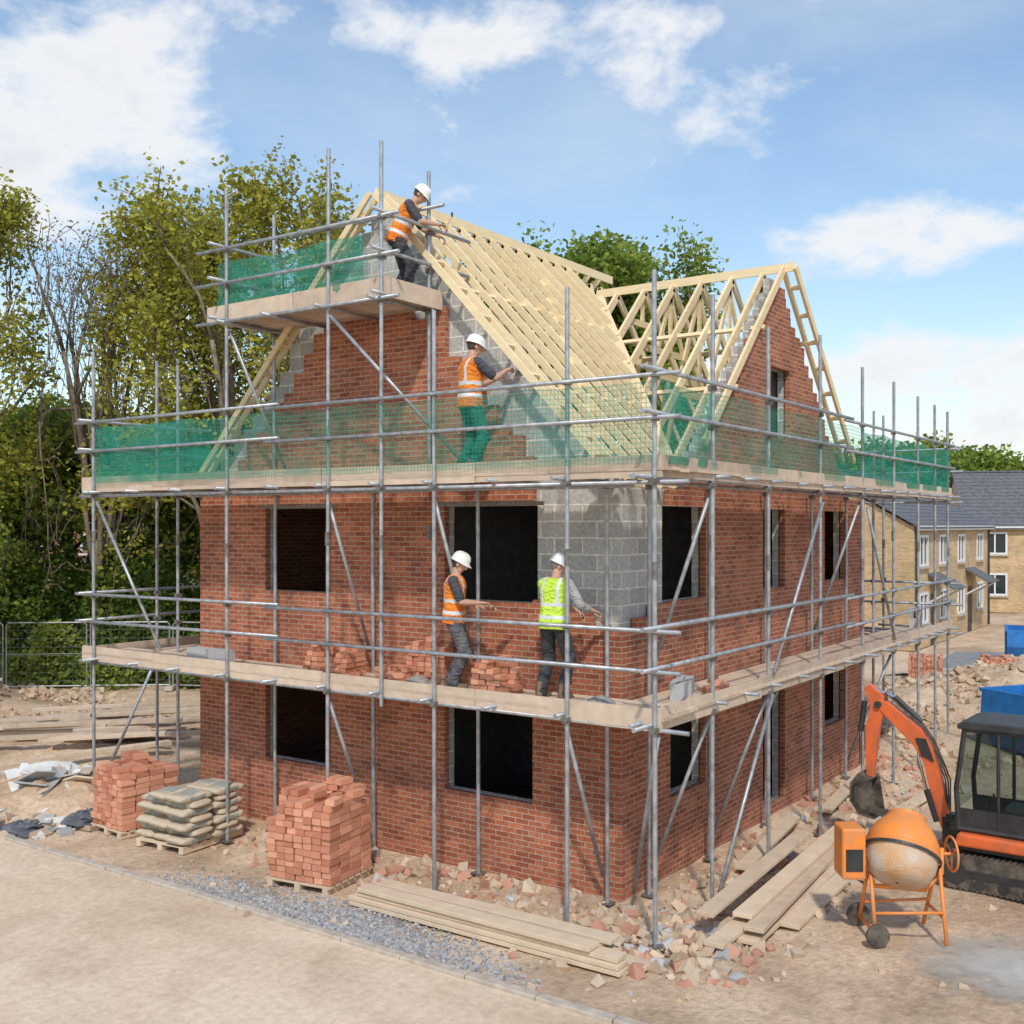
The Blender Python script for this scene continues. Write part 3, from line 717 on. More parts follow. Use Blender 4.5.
tag(pb.build('pallet', ['plank'], None, (-1.42, 6.88, -.01), rz=.1), 'wooden pallet beneath the cement sacks', 'pallet')
for k in range(7):
    z = .11+k*.105
    for i in range(2):
        for j in range(3 if k % 2 == 0 else 2):
            if k == 6 and j == 2: continue
            if k % 2 == 0: dx, dy, a = (i-.5)*.6, (j-1)*.38, 0
            else: dx, dy, a = (j-.5)*.42*1.3, (i-.5)*.56, math.pi/2
            sack(-1.42+dx+random.uniform(-.03, .03), 6.88+dy+random.uniform(-.03, .03), z-.01, a+.1+random.uniform(-.1, .1), i+j+k)
# ------------------------------------------------------------------ planks
def plank(p, q, w=.22, h=.05, z=.02, dz=0, label='long sawn timber plank lying on the earth', group='loose timber planks', name='timber_plank', m='plank'):
    p, q = V((*p, z)), V((*q, z+dz)); d = q-p; mb = MB(); mb.box((0, 0, 0), (d.length, w, h))
    o = mb.build(name, [m], None, (p+q)/2); o.rotation_euler = d.to_track_quat('X', 'Z').to_euler()
    bevel(o, .004, 1); return tag(o, label, 'plank', group)
la = 'long sawn plank stacked in front of the brick pack'
for lay in range(4):
    for j in range(2):
        xo = -2.02+j*.26+lay*.012
        plank((xo+random.uniform(-.03, .03), -1.15+random.uniform(-.2, .2)+lay*.1), (xo+random.uniform(-.04, .04), 2.85+random.uniform(-.2, .12)-lay*.08), w=.225, h=.052, z=.035+lay*.06, label=la)
for i, (a, b, z) in enumerate([((-.62, -1.65), (3.9, -1.55), .05), ((-.5, -1.95), (4.0, -1.80), .05), ((-.95, -1.72), (3.3, -1.72), .11), ((-.4, -1.98), (4.2, -1.62), .17), ((.3, -2.15), (4.6, -2.05), .04), ((2.5, -2.3), (6.2, -1.5), .06), ((-.2, -1.75), (4.4, -1.5), .23)]):
    plank(a, b, w=.24, h=.055, z=z, label='long pale plank in the heap beside the scaffold')
plank((-.6, -1.45), (3.0, -1.35), w=.22, h=.05, z=.30, dz=.12, label='long pale plank propped across the heap')
plank((1.8, -.9), (4.6, -.6), z=.12, dz=.05); plank((5.2, -1.7), (8.0, -1.9), z=.06); plank((5.5, -.8), (8.3, -.5), z=.1)
for i in range(28):
    x, y = site(-9.4+random.uniform(-1.9, 1.8), 24.4+random.uniform(-2.2, 1.8)); a = V(sdir(*V((.93, .37)).normalized()))
    a.rotate(Matrix.Rotation(random.uniform(-.25, .25), 2)); L = random.uniform(2.0, 3.8)/2
    plank((x-a.x*L, y-a.y*L), (x+a.x*L, y+a.y*L), h=.08, z=.18+.05*(i % 9), dz=random.uniform(-.08, .08), label='weathered timber in a rough heap on the ground', group='weathered timber heap', m='board')
for i in range(9):
    x, y = site(-15+random.uniform(-1, 1), 28+random.uniform(-.7, .7)); L = random.uniform(1.3, 2.2); a = V(sdir(.95, .3)); a.rotate(Matrix.Rotation(random.uniform(-.4, .4), 2))
    plank((x-a.x*L, y-a.y*L), (x+a.x*L, y+a.y*L), z=.45+.05*i, label='weathered timber on an earth mound', group='weathered timber heap', m='board')
mb = MB(); mb.box((0, 0, .36), (.22, .04, .74)); o = mb.build('timber_plank', ['board'], None, (-1.75, 4.66, 0)); o.rotation_euler = (.32, 0, .2); tag(o, 'short board propped against the brick pack', 'plank', 'loose timber planks')
# waste pile
wx, wy = site(-7.9, 18.5)
mb = MB(); n = 26; rs = []
for r_, h in ((1.4, -.02), (1.15, .2), (.85, .42), (.5, .58), (.12, .66)):
    rs.append([V((r_*(1+.15*math.sin(3*a)+.08*math.sin(7*a+r_*5))*math.cos(a)*1.15, r_*(1+.12*math.sin(4*a+1))*math.sin(a), h*(1+.12*math.sin(5*a+r_*3)))) for a in [6.283*i/n for i in range(n)]])
mb.rings(rs)
for _ in range(520):
    a = random.uniform(0, 6.28); r_ = 1.55*math.sqrt(random.random()); h = max(0, .64*(1-r_/1.35)); s = random.uniform(.03, .2)
    mb.box((r_*math.cos(a)*1.1, r_*math.sin(a), h+.02), (s*1.6, s, s*.5), Matrix.Rotation(random.uniform(0, 6), 3, 'Z') @ Matrix.Rotation(random.uniform(-.7, .7), 3, 'X'), m=random.choice([1, 1, 2, 4, 3]))
tag(mb.build('waste_heap', ['ground', 'stone', 'plasterb', 'darksheet', 'greysheet'], None, (wx, wy, 0)), 'heap of broken building waste and torn packaging', 'rubble heap', kind='stuff')
for i in range(34):
    a = random.uniform(0, 6.28); r_ = random.uniform(.1, 1.25); L, W_ = random.uniform(.35, 1.15), random.uniform(.18, .5); th = random.choice([.014, .02, .03])
    ol = [(-L/2, -W_/2*random.uniform(.5, 1)), (-L*.1, -W_/2), (L/2*random.uniform(.7, 1), -W_/2*random.uniform(.4, 1)), (L/2, W_/2*random.uniform(0, 1)), (L*.15, W_/2), (-L/2*random.uniform(.7, 1), W_/2*random.uniform(.6, 1))]
    mb = MB(); mb.prism(ol, 0, th, axes=(0, 1, 2))
    mm = random.choice(['plasterb', 'plasterb', 'plasterb', 'white', 'greysheet', 'greysheet', 'board'])
    o = mb.build('broken_board', [mm], None, (wx+r_*math.cos(a), wy+r_*math.sin(a), max(.12, .78-.5*r_)))
    o.rotation_euler = (random.uniform(-.45, .45), random.uniform(-.5, .5), random.uniform(0, 6))
    tag(o, 'broken flat board offcut thrown on the waste heap', 'board offcut', 'offcuts on the waste heap')
for (dx, dy, s) in ((.95, -.8, .30), (.1, -1.25, .24)):
    mb = MB(); rs = []; n = 26; ph = random.uniform(0, 6)
    for k in range(12):
        t = math.pi*(k+.3)/11.6
        q = []
        for i in range(n):
            a = 6.283*i/n; kk = 1+.14*math.sin(5*a+k*1.3+ph)+.09*math.sin(9*a-k*2+ph)+random.uniform(-.07, .07)
            q.append(V((1.4*s*math.sin(t)*math.cos(a)*kk, s*math.sin(t)*math.sin(a)*kk, s*.42-s*.42*math.cos(t)*kk)))
        rs.append(q)
    mb.rings(rs); tag(mb.build('rubbish_bag', ['darksheet'], None, (wx+dx*S35+dy*C35, wy-dx*C35+dy*S35, -.02)), 'crumpled dark plastic sheeting beside the waste heap', 'rubbish bag', 'dark rubbish bags')
# ------------------------------------------------------------------ people
def ik(a, t, l1, l2, hint):
    a, t, hint = V(a), V(t), V(hint); d = t-a; L = min(d.length, (l1+l2)*.995); d = d.normalized(); t = a+d*L
    x = (l1*l1-l2*l2+L*L)/(2*L); h = math.sqrt(max(0, l1*l1-x*x)); s = (hint-d*hint.dot(d)).normalized()
    return a+d*x+s*h, t
def remesh(mb, name, vox, sm, mats, parent=None):
    me = bpy.data.meshes.new('tmp'); me.from_pydata(mb.v, [], mb.f); o = bpy.data.objects.new('tmp', me); col.objects.link(o)
    r = o.modifiers.new('r', 'REMESH'); r.mode = 'VOXEL'; r.voxel_size = vox
    s = o.modifiers.new('s', 'SMOOTH'); s.factor = .5; s.iterations = sm
    dg = bpy.context.evaluated_depsgraph_get(); m2 = bpy.data.meshes.new_from_object(o.evaluated_get(dg))
    bpy.data.objects.remove(o); m2.name = name
    m2.materials.clear()
    for mm in mats: m2.materials.append(M[mm])
    m2.polygons.foreach_set('use_smooth', [True]*len(m2.polygons))
    return place(name, m2, parent)
def person(loc, heading, label, lean=0., hpitch=.35, hyaw=0., hands=None, feet=None, vest='orange', trousers='greytrs', shirt='shirt', hair='hair', scale=1.0, elbow=((.55, -.5, -.8), (-.55, -.5, -.8)), drop=0):
    hip = V((0, -.10*math.sin(lean)*1.2, .93-drop)); u = V((0, math.sin(lean), math.cos(lean))); f = V((0, math.cos(lean), -math.sin(lean))); rt = V((1, 0, 0))
    sp = lambda s, x=0, y=0: hip+u*s+rt*x+f*y
    def ring(s, a, b, oy=0, n=20, pw=.85):
        q = []
        for i in range(n):
            t = 2*math.pi*i/n; cx, sx = math.cos(t), math.sin(t)
            q.append(sp(s, a*math.copysign(abs(cx)**pw, cx), b*math.copysign(abs(sx)**pw, sx)+oy))
        return q
    def torso(mb, g=0, s0=-.09, s1=.52):
        prof = [(-.09, .135, .085), (-.02, .165, .112), (.08, .158, .11), (.18, .145, .102), (.28, .158, .112), (.37, .178, .12), (.44, .172, .105), (.49, .13, .08), (.525, .07, .062)]
        mb.rings([ring(s, a+g, b+g) for s, a, b in prof if s0 <= s <= s1+.01])
    hu = V((0, math.sin(lean+hpitch*.4), math.cos(lean+hpitch*.4)))
    neck = sp(.51); hc = neck+hu*.155+f*.02
    Rh = Matrix.Rotation(hyaw, 3, 'Z') @ Matrix.Rotation(-(lean*.4+hpitch), 3, 'X')
    H = lambda x, y, z: hc+Rh @ V((x, y, z))
    sh = [sp(.445, .18), sp(.445, -.18)]
    feet = feet or [(.13, .05), (-.13, -.05)]
    hj = [sp(-.03, .09), sp(-.03, -.09)]
    legs = []
    for i in (0, 1):
        an = V((feet[i][0], feet[i][1]-.05, .09)); k, an2 = ik(hj[i], an, .445, .425, (.12*(1 if i == 0 else -1), 1, 0)); legs.append((hj[i], k, an))
    arms = []
    for i in (0, 1):
        el, wr = ik(sh[i], hands[i], .29, .25, elbow[i]); arms.append((sh[i], el, wr))
    b = MB(); torso(b)
    b.caps(sp(.49), neck+hu*.08, .062, .055)
    b.ell(H(0, -.005, .02), (.074, .094, .10), Rh); b.ell(H(0, .018, -.045), (.056, .066, .075), Rh)
    b.ell(H(0, .048, -.088), (.030, .028, .026), Rh)
    b.caps(H(0, .085, .015), H(0, .107, -.022), .010, .016); b.ell(H(0, .098, -.030), (.019, .013, .011), Rh)
    b.ell(H(0, .083, -.058), (.026, .012, .010), Rh); b.ell(H(0, .078, .030), (.05, .018, .011), Rh)
    for s in (-1, 1): b.ell(H(s*.077, -.01, -.012), (.012, .022, .034), Rh)
    for (a, k, c) in legs:
        b.caps(a, k, .080, .054); b.caps(k, a+(k-a)*1.0+(c-k)*.35, .054, .054); b.caps(k+(c-k)*.3, c, .053, .038)
        b.caps(c+V((0, -.03, -.04)), c+V((0, .15, -.055)), .035, .03)
    def hand(wr, el, side, out):
        d = (wr-el).normalized(); nrm = V((0, 0, -1)); nrm = (nrm-d*nrm.dot(d))
        nrm = nrm.normalized() if nrm.length > .2 else V((side*-1, 0, 0))
        sd = d.cross(nrm).normalized()
        inner = sd if sd.x*side < 0 else -sd
        R = Matrix((sd, nrm, d)).transposed()
        out.ell(wr+d*.052, (.042, .017, .054), R, n=12, k=7)
        out.caps(wr-d*.03, wr+d*.02, .026, .024)
        for q, (off, ln) in enumerate(((-.032, .040), (-.011, .046), (.011, .044), (.031, .034))):
            p = wr+d*.092+inner*(-off); 
            for ang, k in ((.45+.05*q, 1.0), (1.1+.07*q, .75), (1.8, .6)):
                dd = d*math.cos(ang)+nrm*math.sin(ang); p2 = p+dd*ln*k; out.caps(p, p2, .0092, .0085, n=8); p = p2
        p = wr+d*.028+inner*.036; p2 = p+(d*.6+inner*.55+nrm*.5).normalized()*.042; p3 = p2+(d*.75-inner*.1+nrm*.65).normalized()*.034
        out.caps(p, p2, .0135, .011, n=8); out.caps(p2, p3, .011, .009, n=8)
        return wr+d*.09+nrm*.03, d, nrm
    grips = []
    for i, (a, e, w) in enumerate(arms):
        b.caps(sp(.44, (.12 if i == 0 else -.12)), a, .075, .060); b.caps(a, e, .052, .040); b.caps(e, e+(w-e)*.35, .041, .042); b.caps(e+(w-e)*.3, w, .041, .026)
        grips.append(hand(w, e, 1 if i == 0 else -1, b))
    body = remesh(b, 'person', .0072, 2, ['skin', 'eye', 'lip'])
    inv = Rh.transposed()
    for p in body.data.polygons:
        c = inv @ (p.center-hc)
        if abs(c.x) < .09 and c.y > .05 and abs(c.z) < .12:
            if abs(abs(c.x)-.030) < .011 and abs(c.z-.012) < .007: p.material_index = 1
            if abs(c.x) < .024 and abs(c.z+.058) < .006: p.material_index = 2
    t = MB(); t.rings([ring(s, a, b_) for s, a, b_ in ((-.13, .11, .09), (-.09, .155, .11), (-.02, .185, .13), (.06, .178, .13), (.10, .172, .127))])
    for (a, k, c) in legs:
        t.caps(a, k, .102, .080); t.caps(k, k+(c-k)*.5, .080, .074); t.caps(k+(c-k)*.5, c+V((0, 0, -.0)), .074, .068); t.caps(c+(k-c)*.12, c+V((0, .02, -.02)), .076, .070)
        t.ell(k+V((0, .02, -.02)), (.082, .080, .06)); 
        for q in (.22, .5, .72, .86): t.ell(k+(c-k)*q+V((.01*math.sin(q*30), .008, 0)), (.080+.007*math.sin(q*20), .082, .024))
    remesh(t, 'trousers', .011, 1, [trousers], body)
    s_ = MB(); torso(s_, .012, -.02, .50)
    for i, (a, e, w) in enumerate(arms):
        s_.caps(sp(.44, (.12 if i == 0 else -.12)), a, .088, .073); s_.caps(a, a+(e-a)*.8, .070, .062)
        if shirt == 'lshirt': s_.caps(a, e, .066, .056); s_.caps(e, e+(w-e)*.5, .056, .05)
    remesh(s_, 'shirt', .010, 3, [shirt], body)
    v = MB(); prof = [(-.10, .196, .150), (-.02, .192, .145), (.04, .190, .146), (.10, .176, .134), (.18, .176, .136), (.28, .182, .138), (.37, .200, .145), (.44, .188, .128), (.485, .15, .10), (.51, .10, .085)]
    v.rings([ring(s, a, b2) for s, a, b2 in prof]); 
    for sx in (-1, 1): v.caps(sp(.445, sx*.10), sp(.438, sx*.165), .088, .080)
    vo = remesh(v, 'hi_vis_vest', .010, 2, [vest, 'reflect'], body)
    for p in vo.data.polygons:
        c = p.center-hip; s = c.dot(u); x = c.x
        if .02 < s < .065 or .17 < s < .215 or (s > .2 and .085 < abs(x) < .125 and s < .6): p.material_index = 1
    for (a, k, c) in legs:
        bt = MB(); bt.caps(c+V((0, -.035, -.042)), c+V((0, .06, -.045)), .046, .047); bt.caps(c+V((0, .05, -.046)), c+V((0, .165, -.052)), .047, .038); bt.caps(c+V((0, -.01, .07)), c+V((0, -.02, -.03)), .05, .05)
        bt.box(c+V((0, .065, -.078)), (.09, .27, .026)); remesh(bt, 'boot', .010, 2, ['boot'], body)
    h = MB(); h.ell(H(0, -.020, .024), (.080, .090, .10), Rh, n=18, k=11)
    h.build('hair', [hair], body, smooth=True)
    hm = MB(); n = 28; rs = []; base = .030
    prof = [(1.02, 0.0), (1.30, -.012), (1.32, -.004), (1.05, .010), (1.02, .03), (.96, .06), (.82, .09), (.58, .112), (.30, .122), (.05, .125)]
    for kk, (r_, z) in enumerate(prof):
        q = []
        for i in range(n):
            a = 2*math.pi*i/n; rr = r_
            if kk in (1, 2): rr = 1.10+.28*max(0, math.sin(a))**2
            rid = .006 if abs(math.cos(a)) < .25 and kk > 4 else 0
            q.append(H(.098*rr*math.cos(a), .122*rr*math.sin(a)-.004, base+z*1.02+rid+(.0 if kk not in (1, 2) else -.012*max(0, math.sin(a)))))
        rs.append(q)
    hm.rings(rs); hm.build('hard_hat', ['helmet'], body, smooth=True)
    body.location = loc; body.rotation_euler = (0, 0, math.atan2(heading[1], heading[0])-math.pi/2); body.scale = (scale,)*3
    tag(body, label, 'person')
    Mw = Matrix.Translation(V(loc)) @ Matrix.Rotation(math.atan2(heading[1], heading[0])-math.pi/2, 4, 'Z') @ Matrix.Scale(scale, 4)
    return Mw, grips
def trowel(Mw, grip, label):
    g, d, nrm = grip; R3 = Mw.to_3x3().normalized(); p = Mw @ g; d = (R3 @ d).normalized()
    fw_ = (d*.9+V((0, 0, -.1))).normalized(); s = fw_.cross(V((0, 0, 1))).normalized(); up = s.cross(fw_)
    mb = MB(); mb.tube(p-fw_*.06, p+fw_*.07, .015, .014, n=8, m=1); mb.path([p+fw_*.07, p+fw_*.11-up*.02, p+fw_*.13-up*.035], .006, n=6)
    q = p+fw_*.12-up*.037; vs = [q+s*.05, q+fw_*.07+s*.065, q+fw_*.28, q+fw_*.07-s*.065, q-s*.05]
    vs += [v-up*.003 for v in vs]; mb.add(vs, [(0, 1, 2, 3, 4), (9, 8, 7, 6, 5)]+[(i, (i+1) % 5, (i+1) % 5+5, i+5) for i in range(5)])
    tag(mb.build('trowel', ['chrome', 'plank']), label, 'trowel')
m1, g1 = person((-.70, 2.22, D1), (.48, -.88), 'bricklayer in orange hi vis vest and grey trousers holding trowel', lean=.05, hpitch=.42, hands=[(.13, .36, 1.10), (-.10, .27, 1.06)], feet=[(.12, .05), (-.12, -.03)], trousers='greytrs', scale=1.07)
trowel(m1, g1[0], 'pointing trowel with steel blade held by a bricklayer')
m2, g2 = person((-.66, .62, D1), (1.0, .02), 'bricklayer in lime hi vis vest and black trousers laying bricks', lean=.10, hpitch=.42, hyaw=-.75, hands=[(.38, .28, 1.05), (.12, .34, 1.03)], feet=[(.15, .0), (-.15, -.02)], vest='lime', trousers='blacktrs', shirt='lshirt', hair='hairgrey', scale=1.07)
trowel(m2, g2[0], 'small trowel held against the blockwork')
m3, g3 = person((-.55, 2.06, D2), (.88, -.48), 'bricklayer in orange vest and green trousers reaching to the gable', lean=.05, hpitch=.3, hands=[(.14, .42, 1.30), (-.02, .34, 1.20)], feet=[(.14, .0), (-.14, -.02)], trousers='greentrs', scale=1.11)
trowel(m3, g3[0], 'trowel held up to the gable brickwork')
m4, g4 = person((-.42, 3.42, D3), (.55, -.84), 'roofer in orange vest bending over the top of the rafters', lean=.42, hpitch=.55, hands=[(.10, .52, 1.06), (-.12, .50, .96)], feet=[(.14, .12), (-.14, -.12)], trousers='blacktrs', scale=1.05, drop=.02)
g, d, nrm = g4[0]; p = m4 @ g; mb = MB(); mb.tube(p+V((0, 0, -.08)), p+V((.06, -.1, .18)), .012, n=8, m=1); q = p+V((.06, -.1, .18)); mb.tube(q+V((.05, .04, 0)), q-V((.07, .06, 0)), .016, n=8); tag(mb.build('hammer', ['exblack', 'plank']), 'claw hammer with timber handle held by the roofer', 'hammer')
# ------------------------------------------------------------------ concrete mixer
mxx, mxy = site(4.62, 12.9)
mix = empty('concrete_mixer', (mxx, mxy, 0), math.radians(-55), label='orange portable concrete mixer crusted with cement on bare earth', category='concrete mixer')
def revolve(mb, prof, R, c, n=28, m=0):
    rs = [[V(c)+R @ V((r*math.cos(6.2832*i/n), r*math.sin(6.2832*i/n), z)) for i in range(n)] for r, z in prof]
    mb.rings(rs, m, caps=False)
Rd = Matrix.Rotation(math.radians(22), 3, 'Y') @ Matrix.Rotation(math.radians(-30), 3, 'X')
dc = (.03, 0, 1.02)
mb = MB(); revolve(mb, [(.02, -.40), (.22, -.40), (.34, -.33), (.40, -.20), (.42, -.05)], Rd, dc, m=1)
revolve(mb, [(.42, -.05), (.435, -.045), (.435, .0), (.42, .005)], Rd, dc, m=0)
revolve(mb, [(.42, .005), (.41, .12), (.34, .26), (.24, .38), (.215, .42), (.225, .435), (.205, .44), (.20, .40), (.30, .26), (.38, .1), (.38, -.1), (.2, -.34), (.01, -.36)], Rd, dc, m=0)
mb.build('drum', ['mixor', 'mixcem'], mix, smooth=True)
mb = MB(); n = 40
rs = [[V(dc)+Rd @ V((r*math.cos(6.2832*(i+.0)/n), r*math.sin(6.2832*i/n), z)) for i in range(n)] for r, z in ((.438, -.075), (.455 , -.075), (.455, -.045), (.438, -.045))]
mb.rings(rs, caps=False); mb.build('gear_ring', ['exblack'], mix)
mb = MB(); mb.box((-.60, -.02, 1.03), (.28, .36, .60)); bevel(mb.build('motor_housing', ['mixor'], mix), .03, 3)
mb = MB(); mb.box((-.60, -.203, .96), (.2, .01, .26)); mb.build('vent', ['exblack'], mix)
mb = MB(); r = .024
mb.path([(-.48, 0, 1.02), (-.46, 0, 1.02), (-.3, 0, .6), (.3, 0, .55), (.5, 0, .75), (.50, 0, 1.05)], .03, n=8)
mb.path([(-.38, -.28, .12), (-.36, -.02, .86)], r); mb.path([(-.38, .30, .12), (-.36, .02, .86)], r)
mb.path([(.42, -.36, .02), (.46, -.02, .92)], r); mb.path([(.42, .36, .02), (.46, .02, .92)], r)
mb.path([(-.37, -.2, .34), (.43, -.24, .36)], r*.8); mb.path([(-.37, .2, .34), (.43, .24, .36)], r*.8); mb.path([(.43, -.26, .30), (.43, .26, .30)], r*.8); mb.path([(-.38, -.34, .13), (-.38, .36, .13)], .018)
mb.build('frame', ['mixor'], mix, smooth=True)
mb = MB(); n = 24; mb.path([(.62, .20*math.cos(a), .98+.20*math.sin(a)) for a in [6.2832*i/n for i in range(n+1)]], .014, n=6)
for a in (0, 2.09, 4.19): mb.path([(.62, 0, .98), (.62, .2*math.cos(a+.5), .98+.2*math.sin(a+.5))], .01, n=6)
mb.path([(.5, 0, .98), (.63, 0, .98)], .02, n=8); mb.build('tilt_wheel', ['mixor'], mix, smooth=True)
for yy_ in (-.36, .36):
    w = MB(); n = 24
    for (r0, r1, hw, mi) in ((.135, .085, .03, 0), (.085, .02, .02, 1)):
        rs = [[V((-.38, yy_+h, .135))+V((rr*math.cos(6.2832*i/n), 0, rr*math.sin(6.2832*i/n))) for i in range(n)] for rr, h in ((r1, -hw), (r0-.01, -hw), (r0, -hw+.01), (r0, hw-.01), (r0-.01, hw), (r1, hw))]
        w.rings(rs, mi)
    w.build('wheel', ['rubber', 'concrete'], mix, smooth=False)
# ------------------------------------------------------------------ mini excavator
ex, ey = site(6.86, 14.75); hd = sdir(-.80, .60)
exc = empty('mini_excavator', (ex, ey, 0), math.atan2(hd[1], hd[0]), label='orange and black mini excavator with raised boom on rubber tracks', category='excavator')
for ys_ in (-.52, .52):
    mb = MB(); n = 40; Lh, R_ = .62, .21; out = []
    for i in range(n):
        t = i/n*2*math.pi; cx = Lh if math.cos(t) > 0 else -Lh; out.append((cx+R_*math.cos(t), .215+R_*math.sin(t)))
    mb.prism(out, ys_-.13, ys_+.13, 0)
    for k in range(52):
        s = k/52*(4*Lh+2*math.pi*R_)
        if s < 2*Lh: p, a = (-Lh+s, .215+R_), 0
        elif s < 2*Lh+math.pi*R_: th = (s-2*Lh)/R_; p, a = (Lh+R_*math.sin(th), .215+R_*math.cos(th)), th
        elif s < 4*Lh+math.pi*R_: p, a = (Lh-(s-2*Lh-math.pi*R_), .215-R_), math.pi
        else: th = (s-4*Lh-math.pi*R_)/R_; p, a = (-Lh-R_*math.sin(th), .215-R_*math.cos(th)), math.pi+th
        mb.box((p[0], ys_, p[1]), (.035, .27, .03), Matrix.Rotation(a, 3, 'Y'))
    t_ = mb.build('track', ['rubber'], exc)
    w = MB()
    for xx, rr in ((-Lh, .15), (Lh, .15), (-.3, .07), (0, .07), (.3, .07)): w.tube((xx, ys_-.14, .215 if rr > .1 else .1), (xx, ys_+.14, .215 if rr > .1 else .1), rr, n=20)
    w.box((0, ys_, .22), (1.0, .275, .1)); w.build('roller', ['exblack'], t_)
mb = MB(); mb.box((0, 0, .34), (.7, .8, .16)); mb.tube((0, 0, .4), (0, 0, .52), .32, n=24); mb.build('undercarriage', ['exblack'], exc)
mb = MB(); out = [(.0, .0), (.05, .0), (.0, .12), (-.02, .24), (.02, .36), (.0, .36), (-.05, .24), (-.03, .1)]
mb.prism([(1.02+a, .04+b) for a, b in out], -.66, .66); mb.box((.8, -.3, .2), (.5, .07, .07)); mb.box((.8, .3, .2), (.5, .07, .07)); mb.build('dozer_blade', ['exred'], exc)
mb = MB(); mb.prism([(-.82, .55), (-.86, .7), (-.84, 1.1), (-.74, 1.18), (-.35, 1.2), (-.32, .72), (.62, .72), (.66, .54)], -.56, .56); bevel(mb.build('body', ['exred'], exc), .04, 3)
mb = MB(); mb.prism([(-.875, .5), (-.875, .68), (-.5, .68), (-.5, .5)], -.50, .50); mb.box((.1, 0, .52), (1.3, 1.0, .05)); mb.build('counterweight', ['exblack'], exc)
cab = MB(); y0, y1 = -.50, .42
for yv in (y0, y1):
    cab.path([(-.36, yv, .74), (-.36, yv, 2.12)], .035, n=6); cab.path([(.63, yv, .74), (.66, yv, 1.3), (.55, yv, 2.12)], .035, n=6); cab.path([(-.36, yv, 2.12), (.55, yv, 2.12)], .04, n=6); cab.path([(-.36, yv, .76), (.63, yv, .76)], .04, n=6); cab.path([(.12, yv, .76), (.12, yv, 2.12)], .025, n=6)
    cab.box((.13, yv, .90), (.98, .03, .28))
for xx, zz in ((-.36, .76), (.63, .76), (-.36, 2.12), (.55, 2.12)): cab.path([(xx, y0, zz), (xx, y1, zz)], .035, n=6)
cb = cab.build('cab', ['exblack'], exc)
mb = MB(); mb.prism([(-.44, 2.12), (-.46, 2.18), (-.36, 2.23), (.5, 2.23), (.64, 2.19), (.64, 2.12)], y0-.05, y1+.05); bevel(mb.build('cab_roof', ['exblack'], cb), .02, 2)
for nm, pts_ in (('window', [(-.34, y0, 1.04), (.10, y0, 1.04), (.10, y0, 2.1), (-.34, y0, 2.1)]), ('window', [(.14, y0, 1.04), (.64, y0, 1.04), (.55, y0, 2.1), (.14, y0, 2.1)]),
                ('window', [(-.34, y1, 1.04), (.10, y1, 1.04), (.10, y1, 2.1), (-.34, y1, 2.1)]), ('window', [(.14, y1, 1.04), (.64, y1, 1.04), (.55, y1, 2.1), (.14, y1, 2.1)]),
                ('windscreen', [(.665, y0, 1.0), (.665, y1, 1.0), (.665, y1, 1.3), (.56, y1, 2.1), (.56, y0, 2.1), (.665, y0, 1.3)]), ('window', [(-.37, y0, 1.0), (-.37, y1, 1.0), (-.37, y1, 2.1), (-.37, y0, 2.1)])):
    g = MB(); g.add(pts_, [tuple(range(len(pts_)))]); g.build(nm, ['cabglass'], cb)
mb = MB(); mb.box((-.12, -.02, 1.0), (.46, .5, .14)); mb.box((-.30, -.02, 1.32), (.14, .48, .62), Matrix.Rotation(-.15, 3, 'Y')); bevel(mb.build('seat', ['exblack'], exc), .04, 3)
mb = MB(); mb.path([(.3, .2, .8), (.32, .2, 1.15)], .015); mb.path([(.3, -.2, .8), (.32, -.2, 1.15)], .015); mb.build('control_lever', ['exblack'], exc)
mb = MB(); mb.box((.78, 0, .62), (.3, .22, .34)); mb.tube((.84, 0, .42), (.84, 0, .84), .09, n=14); mb.build('swing_bracket', ['exblack'], exc)
bo = [(.80, .62), (.94, .60), (1.02, .78), (1.20, 1.52), (1.34, 1.74), (1.84, 2.22), (1.90, 2.32), (1.82, 2.36), (1.70, 2.32), (1.22, 1.98), (1.06, 1.70), (.84, .82)]
mb = MB(); mb.prism(bo, -.075, .075); bevel(mb.build('boom', ['exred'], exc), .010, 2)
mb = MB(); mb.prism([(1.05, 1.55), (1.22, 1.62), (1.30, 1.86), (1.16, 1.86)], -.095, .095); mb.tube((1.84, -.11, 2.28), (1.84, .11, 2.28), .05, n=14); mb.tube((.87, -.11, .69), (.87, .11, .69), .05, n=14); mb.build('boom_bracket', ['exblack'], exc)
st = [(1.76, 2.40), (1.76, 2.20), (1.84, 1.9), (1.92, 1.18), (2.02, 1.16), (2.04, 1.9), (1.96, 2.22), (2.06, 2.50), (1.96, 2.56)]
mb = MB(); mb.prism(st, -.06, .06); bevel(mb.build('dipper_arm', ['exred'], exc), .01, 2)
for a, b, c in (((1.0, .12, .72), (1.14, .12, 1.15), (1.26, .12, 1.62)), ((1.24, 0, 2.08), (1.62, 0, 2.40), (2.0, 0, 2.52)), ((2.06, 0, 2.30), (2.12, 0, 1.85), (2.12, 0, 1.36))):
    mb = MB(); mb.tube(a, b, .042, n=12); mb.tube(b, c, .022, n=10, m=1); mb.build('hydraulic_ram', ['exblack', 'chrome'], exc)
for k in range(3):
    mb = MB(); mb.path([(.86, .05*k-.05, .8), (.86+.02*k, .05*k-.05, 1.3), (1.08, .05*k-.05, 1.84), (1.25, .05*k-.05, 2.06), (1.75, .05*k-.05, 2.46), (1.72, .05*k-.05, 2.1)], .012, n=6)
    mb.build('hose', ['rubber'], exc)
